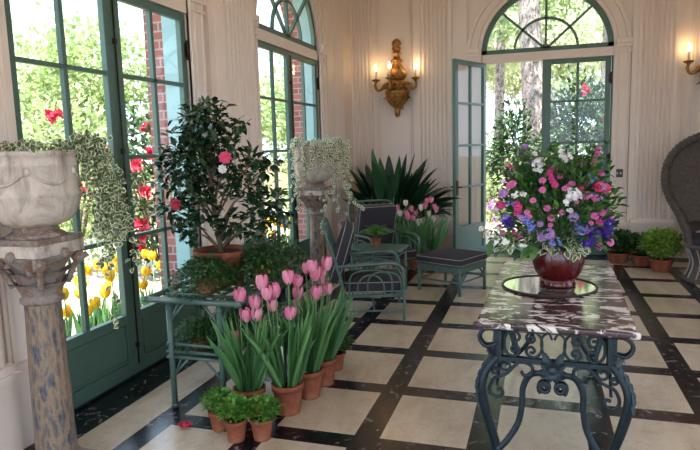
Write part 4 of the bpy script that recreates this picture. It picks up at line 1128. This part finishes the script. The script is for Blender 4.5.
# ------------------------------------------------------------------ sconces
def sconce(label, x):
    t = thing('wall_sconce', label, 'wall lamp', (x, BY - .006, 2.75), 0, 'gilded three candle wall sconces')
    m = MB(); c = (0, -.14, 0)
    m.lathe([(0, -.58), (.025, -.57), (.045, -.535), (.04, -.50), (.05, -.475), (.035, -.45), (.06, -.42), (.11, -.38), (.155, -.32), (.175, -.26), (.175, -.22), (.195, -.20), (.19, -.165), (.16, -.15), (.15, -.08), (.175, -.06), (.17, -.03), (.11, -.01), (.0, -.01)], 40, c, mod=lambda a, z, i: 1 + (.06 * math.cos(a * 10) if 6 <= i <= 10 else 0))
    m.build('bowl', M['gilt'], t)
    m = MB(); m.lathe([(.05, -.02), (.11, .0), (.15, .05), (.158, .10), (.14, .15), (.09, .21), (.062, .26), (.105, .285), (.105, .305), (.058, .325), (.05, .38), (.078, .40), (.078, .415), (.05, .43), (.066, .47), (.07, .50), (.05, .515), (.078, .545), (.07, .59), (.04, .62), (0, .64)], 36, c); m.build('baluster', M['gilt'], t)
    m = MB(); m.box((-.07, -.05, -.45), (.07, 0, .12)); m.tube([(0, -.03, .08), (0, -.14, .08)], .03, 8); m.tube([(0, -.03, -.3), (0, -.14, -.3)], .04, 8); m.build('back_plate', M['gilt'], t)
    for z in (-.06, -.22):
        m = MB()
        for i in range(13):
            a = 2 * PI * i / 13 + z; d = V((math.cos(a), math.sin(a), 0)); m.leaf(V(c) + d * .14 + V((0, 0, z)), d * .6 + V((0, 0, -.8)), d, .12, .075, .3, -.3)
        m.build('carved_leaf', M['gilt'], t)
    for ax, ay in ((-.34, -.15), (-.06, -.38), (.30, -.17)):
        d = V((ax, ay + .14, 0)); L = d.length; d.normalize(); cc = V(c)
        m = MB(); e = cc + d * L
        m.tube(smooth_path([cc + d * .10 + V((0, 0, -.10)), cc + d * (L * .55) + V((0, 0, -.05)), cc + d * (L * .72) + V((0, 0, -.12)), cc + d * (L * .92) + V((0, 0, -.14)), cc + d * (L * 1.04) + V((0, 0, -.08)), e + V((0, 0, -.02))], 6), [.028 - .0003 * i for i in range(31)], 8)
        for k in range(5): m.leaf(cc + d * (L * (.35 + .15 * k)) + V((0, 0, -.09)), d + V((0, 0, .7 - .5 * (k % 2))), V((0, 0, 1)), .09, .05, .3, .4)
        m.lathe([(.0, -.03), (.02, -.03), (.028, -.01), (.066, .012), (.068, .024), (.03, .02), (.022, .035), (.0, .035)], 20, tuple(e))
        ar = m.build('arm', M['gilt'], t)
        m = MB(); m.tube([e + V((0, 0, .03)), e + V((0, 0, .155))], .0155, 12); ca = m.build('candle', M['candle'], ar)
        m = MB(); m.lathe([(.0, .150), (.011, .156), (.021, .180), (.020, .20), (.011, .232), (.003, .262), (0, .266)], 14, tuple(e)); m.build('bulb', M['flame'], ar)
        L_ = bpy.data.lights.new('candle_light', 'POINT'); L_.energy = CANDLE_W; L_.color = (1.0, .60, .28); L_.shadow_soft_size = .03
        lo = bpy.data.objects.new('candle_light', L_); COL.objects.link(lo); lo.parent = t; lo.location = e + V((0, -.0, .29))
    return t
sconce('gilded carved wall sconce with three lit candle bulbs, left of the open door', -1.11)
sconce('gilded carved wall sconce above the wicker peacock chair, right of the door', 3.33)

# ------------------------------------------------------------------ peacock chair
pk = thing('peacock_chair', 'grey wicker peacock chair with dark seat cushion in the right corner', 'chair', (3.12, 5.0, 0), math.radians(-6))
WK = M['wicker']
m = MB(); m.lathe([(.34, .0), (.345, .03), (.31, .10), (.27, .22), (.28, .32), (.33, .40), (.36, .43), (.36, .46), (.0, .46)], 48); m.build('base', WK, pk)
m = MB()
for z, r in ((.02, .35), (.44, .365)): m.tube([(r * math.cos(2 * PI * i / 48), r * math.sin(2 * PI * i / 48), z) for i in range(49)], .028, 8, caps=False)
m.build('hoop', WK, pk.children[0])
m = MB()
for i in range(16):
    a = 2 * PI * i / 16; m.tube(smooth_path([(.35 * math.cos(a), .35 * math.sin(a), .03), (.285 * math.cos(a), .285 * math.sin(a), .22), (.355 * math.cos(a), .355 * math.sin(a), .42)], 4), .009, 6)
m.build('rib', M['piping'], pk.children[0])
OUT = smooth_path([(.33, -.12, .60), (.36, .02, .66), (.40, .14, .78), (.50, .24, .95), (.57, .28, 1.15), (.56, .31, 1.38), (.44, .34, 1.60), (.22, .36, 1.74), (0, .37, 1.78)], 5)
full = [V((-p.x, p.y, p.z)) for p in OUT] + OUT[::-1][1:]
m = MB(); m.tube(full, .045, 10); m.build('rim', WK, pk)
# braided wrap of the rim
m = MB(); k = len(full); pts = []
for i in range(k - 1):
    a, b = full[i], full[i + 1]; t_ = (b - a).normalized(); n1 = t_.orthogonal().normalized(); n2 = t_.cross(n1)
    n1 = V((0, 1, 0)) - t_ * t_.y; n1.normalize(); n2 = t_.cross(n1)
    for j in range(10):
        w = 2 * PI * j / 10; pts.append(a.lerp(b, j / 10) + (n1 * math.cos(w) + n2 * math.sin(w)) * .046)
m.tube(pts, .010, 5); m.build('braid', M['wicker'], pk.children[-1])
m = MB()   # woven back panel
rows = []
for i in range(len(OUT)):
    p = OUT[i]; row = []
    for j in range(17):
        s = -1 + 2 * j / 16; row.append(V((p.x * s, p.y + (.10 if p.z > .7 else .34) * (1 - s * s) * (1.2 if p.z < .9 else 1) , p.z)))
    rows.append(row)
vs = [q for r_ in rows for q in r_]; fs = []
for i in range(len(rows) - 1):
    for j in range(16): fs.append((i * 17 + j, i * 17 + j + 1, (i + 1) * 17 + j + 1, (i + 1) * 17 + j))
m.add(vs, fs, True)
bp_ = m.build('back', WK, pk); so = bp_.modifiers.new('s', 'SOLIDIFY'); so.thickness = .018
for s in (-1, 1):
    m = MB(); m.tube(smooth_path([(s * .30, -.20, .45), (s * .33, -.14, .58), (s * .33, -.12, .62)], 5), .03, 8); m.build('arm_post', WK, pk)
    m = MB(); m.tube(smooth_path([(s * .33, .0, .45), (s * .36, .02, .66)], 5), .03, 8); m.build('arm_post', WK, pk)
    m = MB(); m.tube(smooth_path([(s * .2, .28, .45), (s * .3, .26, .8)], 5), .02, 8); m.build('back_post', WK, pk)
c = rounded((.60, .58, .09), .04, .02).build('seat_cushion', M['cushion'], pk); c.location = (0, -.02, .505)

# fallen flower on the floor
m = MB()
for i in range(9):
    a = 2 * PI * i / 9; m.leaf((.012 * math.cos(a), .012 * math.sin(a), .012), (math.cos(a), math.sin(a), .25), (0, 0, 1), .04, .035, .4, .25)
m.ball((0, 0, .014), .018, (1, 1, .7))
o = m.build('fallen_flower', M['petal_red'], None); o.location = (-1.08, .0, 0); tag(o, 'red flower head fallen on the marble floor by the stand leg', 'flower')
bpy.data.objects.remove(BLM['whitet']) ; bpy.data.objects.remove(BLM['pinkt'])
# ------------------------------------------------------------------ garden
GZ = -.16
m = MB(); m.box((-60, -40, GZ - .3), (60, 80, GZ - .01)); o = struct('garden_ground', m, M['earth'])
m = MB(); m.box((-8.5, -9, GZ - .02), (-3.6, 30, GZ + .004)); struct('gravel_walk', m, M['gravel'])
m = MB(); m.box((-1.5, BY + T_BR, GZ - .02), (3.6, 11.5, GZ + .14)); m.box((.2, 11.5, GZ - .02), (1.6, 30, GZ + .01)); struct('terrace_path', m, M['gravel'])
def leafmass(n, c, rad, L, W, shell=.35, mb=None, squash=1):
    fo = mb or MB()
    for i in range(n):
        d = rand_dir(); q = (shell + (1 - shell) * rnd.random()) ** .5
        lump = 1 + .22 * math.sin(d.x * 7 + c[0] * 3) * math.sin(d.y * 6 + c[1]) + .15 * math.sin(d.z * 9)
        p = V((c[0] + d.x * rad[0] * q * lump, c[1] + d.y * rad[1] * q * lump, c[2] + d.z * rad[2] * q * lump))
        l = L * rnd.uniform(.6, 1.3); fo.card(p, d + rand_dir() * .9, rand_dir(.6), l, l * W)
    return fo
def tree(name, label, loc, th, r, lumps, mat, L=.16, n=1500, lean=(0, 0), bark='oak', group='trees in the garden', limbs=True):
    t = thing(name, label, 'tree', (loc[0], loc[1], GZ), 0, group)
    m = MB(); m.tube(smooth_path([(0, 0, 0), (lean[0] * .3, lean[1] * .3, th * .3), (lean[0] * .6, lean[1] * .6, th * .6), (lean[0], lean[1], th)], 6), [r * (1.25 if i == 0 else 1.05 - .35 * i / 18) for i in range(19)], 14)
    fo = MB()
    for (x, y, z, q) in lumps:
        if limbs: m.tube(smooth_path([(lean[0] * .8, lean[1] * .8, th * .8), (x * .5 + lean[0] * .5, y * .5, (th + z) * .5), (x, y, z)], 5), [r * .35 - r * .025 * i for i in range(11)], 7)
        leafmass(int(n * q * q / 1.6), (x, y, z), (q, q, q * .8), L, .55, .3, fo)
    m.build('trunk', M[bark], t); fo.build('crown', M[mat], t); return t
def shrub(name, label, loc, rad, h, n, mat, L, W=.5, flowers=None, group='shrubs in the garden'):
    t = thing(name, label, 'shrub', (loc[0], loc[1], GZ), 0, group)
    fo = leafmass(n, (0, 0, h * .52), (rad, rad, h * .5), L, W, .3); fo.build('foliage', M[mat], t)
    s = MB()
    for i in range(9):
        a = rnd.uniform(0, 2 * PI); s.tube([(0.05 * math.cos(a), .05 * math.sin(a), 0), (rad * .3 * math.cos(a), rad * .3 * math.sin(a), h * .4), (rad * .6 * math.cos(a), rad * .6 * math.sin(a), h * .75)], .014, 5)
    s.build('stems', M['bark'], t)
    if flowers:
        fm, cnt, fs, lst = flowers
        for i in range(cnt):
            if lst and i < len(lst): p = V(lst[i]) - V((loc[0], loc[1], GZ))
            else:
                d = rand_dir(); d.y = -abs(d.y); d.x = d.x * .8 + .25; d.normalize(); p = V((d.x * rad * 1.02, d.y * rad * 1.02, h * .55 + d.z * h * .42))
            b = MB()
            for j in range(14): b.card(rand_dir() * fs * .3, rand_dir() + V((.3, -.8, .2)), rand_dir(), fs * .8, fs * .7)
            o = b.build('flower', M[fm], t); o.location = p
    return t
shrub('camellia_shrub', 'flowering shrub covered in red blooms just outside the near window, the closer one', (-4.5, 4.75), .85, 2.35, 3600, 'gardendark', .11, .5, ('redbloom', 30, .15, None), 'red flowering shrubs outside the near window')
shrub('camellia_shrub', 'flowering shrub with scattered red blooms outside the near window, the farther one', (-6.1, 4.6), 1.1, 2.7, 2400, 'garden', .13, .5, ('redbloom', 14, .18, None), 'red flowering shrubs outside the near window')
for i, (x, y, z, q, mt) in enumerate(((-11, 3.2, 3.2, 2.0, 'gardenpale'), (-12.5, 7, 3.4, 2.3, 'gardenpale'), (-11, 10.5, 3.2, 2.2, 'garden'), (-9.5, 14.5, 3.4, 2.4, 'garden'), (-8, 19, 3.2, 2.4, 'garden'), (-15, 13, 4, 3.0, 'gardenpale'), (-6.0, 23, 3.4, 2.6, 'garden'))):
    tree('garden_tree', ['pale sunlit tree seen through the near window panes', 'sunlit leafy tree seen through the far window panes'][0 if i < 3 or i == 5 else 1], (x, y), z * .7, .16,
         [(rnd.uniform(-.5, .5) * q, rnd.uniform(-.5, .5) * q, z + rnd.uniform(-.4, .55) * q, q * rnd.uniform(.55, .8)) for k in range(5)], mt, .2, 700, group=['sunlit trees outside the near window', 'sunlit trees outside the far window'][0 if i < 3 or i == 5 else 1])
for i, (x, y, r, h) in enumerate(((-8.9, 7.5, 1.0, 1.5), (-7.6, 13, 1.1, 1.7), (-6.3, 17, 1.1, 1.6), (-10, 1.2, 1.1, 1.5), (-5.0, 12.2, .7, 1.1))):
    shrub('garden_shrub', 'rounded green shrub across the gravel walk outside the left windows', (x, y), r, h, 900, 'garden', .13, .5, None, 'rounded shrubs across the gravel walk')
# yellow tulips in the bed along the wall
m = MB(); m.box((-3.55, -1, GZ - .02), (LX - T_BR, 9, GZ + .03)); struct('flower_bed', m, M['soil'])
protoL = MB()
for i in range(5):
    a = 2 * PI * i / 5 + .4; protoL.blade((.01 * math.cos(a), .01 * math.sin(a), 0), (math.cos(a) * .16, math.sin(a) * .16, 1), .36, .05, .45, 6, .4, V((math.cos(a + 1.5), math.sin(a + 1.5), .1)), SHAPE_T)
def gtulip(x, y, h, label, group):
    t = thing('yellow_tulip', label, 'flower', (x, y, GZ + .03), rnd.uniform(0, 6), group)
    o = bpy.data.objects.new('leaves', GL); COL.objects.link(o); o.parent = t
    s = bpy.data.objects.new('stem', GS); COL.objects.link(s); s.parent = t; s.scale = (1, 1, h)
    b = BLM['yellow'].copy(); COL.objects.link(b); b.name = 'bloom'; b.parent = t; b.location = (0, 0, h - .01); b.scale = (1.7, 1.7, 1.45); b.rotation_euler = (rnd.uniform(-.3, .3), rnd.uniform(-.3, .3), 0)
    return t
o = protoL.build('leaves', M['tulipleaf']); GL = o.data; bpy.data.objects.remove(o)
m = MB(); m.tube([(0, 0, 0), (.01, 0, .5), (0, 0, 1)], .005, 6); o = m.build('stem', M['stem']); GS = o.data; bpy.data.objects.remove(o)
rt = random.Random(21)
def bed(n, y0, y1):
    out = []
    while len(out) < n:
        p = (-2.62 - .8 * rt.random(), y0 + (y1 - y0) * rt.random())
        if all((p[0] - q[0]) ** 2 + (p[1] - q[1]) ** 2 > .135 ** 2 for q in out): out.append(p)
    return out
for p in bed(46, .55, 2.55): gtulip(p[0], p[1], rt.uniform(.48, .76), 'yellow tulip in the bed just outside the near window', 'yellow tulips outside the near window')
for p in bed(40, 4.6, 7.4): gtulip(p[0], p[1], rt.uniform(.50, .80), 'yellow tulip in the bed just outside the far window', 'yellow tulips outside the far window')
bpy.data.objects.remove(BLM['yellow'])
# beyond the back door
tree('oak_tree', 'thick speckled oak trunk standing beyond the open back door', (1.12, 12.6), 9, .32, [(-2.5, 1, 8, 2.0), (2.5, 1, 8.4, 2.0), (0, 3, 9.5, 2.4), (-.5, -2, 8.8, 1.8)], 'garden', .2, 700, (-.62, .3))
tree('oak_tree', 'leaning slender trunk behind the closed right door leaf', (2.05, 14.5), 6, .17, [(-1.6, 0, 5.6, 1.4), (-.6, 1.5, 6.6, 1.6)], 'garden', .18, 700, (-1.5, .4))
tree('oak_tree', 'mossy upright trunk at the right edge of the closed door leaf', (2.55, 12.2), 7, .24, [(1.2, 0, 6.2, 1.5), (0, 1.2, 7, 1.6)], 'garden', .18, 700, (.1, .2))
tree('oak_tree', 'pale trunk at the left edge of the arched fanlight beyond the door', (-.2, 16.5), 8, .17, [(-1.2, 0, 6.8, 1.7), (.6, 1.0, 7.8, 1.7)], 'garden', .18, 700, (.1, .2))
shrub('rhododendron', 'dark glossy rounded shrub standing before the oak trunk beyond the door', (.48, 10.9), .5, 2.5, 2600, 'gardendark', .15, .42, None, 'shrubs beyond the back door')
shrub('rhododendron', 'big dark rhododendron with a red bloom behind the closed door leaf', (1.95, 10.2), .95, 2.9, 6500, 'gardendark', .15, .42, ('redbloom', 3, .14, [(1.86, 9.25, 2.66), (2.3, 9.4, 2.1), (1.2, 9.6, 1.5)]), 'shrubs beyond the back door')
shrub('flowering_shrub', 'low pink and white flowering shrub beside the path beyond the door', (-.05, 10.3), .55, 1.2, 900, 'garden', .09, .5, ('lilac', 9, .10, None), 'shrubs beyond the back door')
shrub('flowering_shrub', 'low white flowering shrub at the foot of the oak trunk', (.95, 11.7), .5, .9, 700, 'garden', .09, .5, ('white', 10, .10, None), 'shrubs beyond the back door')
for i, (x, y, r, h) in enumerate(((-1.6, 16.5, 1.6, 2.6), (.6, 20, 1.8, 3.0), (3.4, 17, 1.8, 4.2), (-3.4, 14, 1.5, 3.0), (2.0, 23, 2.0, 4.6), (4.2, 13, 1.4, 3.6))):
    shrub('garden_shrub', 'bright green bush in the sunny garden beyond the back door', (x, y), r, h, 1300, 'garden', .16, .5, None, 'bushes deep in the garden beyond the door')
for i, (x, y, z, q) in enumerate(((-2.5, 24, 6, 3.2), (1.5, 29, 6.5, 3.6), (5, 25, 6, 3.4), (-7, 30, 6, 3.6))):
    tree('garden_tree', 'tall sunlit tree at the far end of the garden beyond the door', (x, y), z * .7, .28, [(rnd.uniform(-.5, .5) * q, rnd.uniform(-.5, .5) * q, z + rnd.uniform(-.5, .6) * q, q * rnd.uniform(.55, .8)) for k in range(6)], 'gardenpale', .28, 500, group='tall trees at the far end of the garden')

# ------------------------------------------------------------------ light and camera
w = bpy.data.worlds.new('sky'); bpy.context.scene.world = w; w.use_nodes = True
nt = w.node_tree; bg = nt.nodes['Background']
sky = nt.nodes.new('ShaderNodeTexSky'); sky.sky_type = 'HOSEK_WILKIE'; sky.turbidity = 4; sky.ground_albedo = .35
sky.sun_direction = V((.08, -.34, .94)).normalized()
mx = nt.nodes.new('ShaderNodeMix'); mx.data_type = 'RGBA'; mx.inputs[0].default_value = .55
nt.links.new(sky.outputs[0], mx.inputs[6]); mx.inputs[7].default_value = (.70, .86, 1.08, 1)
nt.links.new(mx.outputs[2], bg.inputs[0]); bg.inputs[1].default_value = SKY_S
sl = bpy.data.lights.new('sun', 'SUN'); sl.energy = SUN_S; sl.color = (1, .95, .86); sl.angle = math.radians(.6)
so = bpy.data.objects.new('sun', sl); COL.objects.link(so)
so.rotation_euler = V((.08, -.34, .94)).to_track_quat('Z', 'Y').to_euler()
def portal(loc, size, rot):
    l = bpy.data.lights.new('sky_portal', 'AREA'); l.shape = 'RECTANGLE'; l.size, l.size_y = size; l.cycles.is_portal = True
    o = bpy.data.objects.new('sky_portal', l); COL.objects.link(o); o.location = loc; o.rotation_euler = rot
for y in (.69, 4.0, -2.62):
    portal((LX - .5, y, 2.0), (2.0, 4.2), (PI / 2, 0, -PI / 2))
    if y < 3: portal((RX + .5, y, 2.0), (2.0, 4.2), (PI / 2, 0, PI / 2))
portal((DC, BY + .5, 2.0), (2.0, 4.2), (PI / 2, 0, PI))
for x in (-.9, 1.12, 3.14): portal((x, FY - .5, 2.0), (2.0, 4.2), (PI / 2, 0, 0))

cd = bpy.data.cameras.new('camera'); cam_o = bpy.data.objects.new('camera', cd); COL.objects.link(cam_o)
cd.sensor_width = 36; cd.lens = 599.9088 / 700 * 36; cd.clip_end = 300
yaw, pit, rol = -.3066, .1314, -.0272
cy, sy = math.cos(yaw), math.sin(yaw)
f = V((sy * math.cos(pit), cy * math.cos(pit), -math.sin(pit))); r = V((cy, -sy, 0)); u = r.cross(f)
r2 = r * math.cos(rol) + u * math.sin(rol); u2 = -r * math.sin(rol) + u * math.cos(rol)
mw = Matrix((r2, u2, -f)).transposed().to_4x4(); mw.translation = V((1.048215, -3.129034, 1.745149)); cam_o.matrix_world = mw
sc = bpy.context.scene; sc.camera = cam_o
sc.view_settings.view_transform = 'Standard'; sc.view_settings.look = 'None'; sc.view_settings.gamma = 1; sc.view_settings.use_curve_mapping = False
sc.view_settings.exposure = EXPO
sc.cycles.use_denoising = True; sc.cycles.max_bounces = 10; sc.cycles.diffuse_bounces = 6; sc.cycles.transparent_max_bounces = 16; sc.cycles.caustics_reflective = False; sc.cycles.sample_clamp_indirect = 8
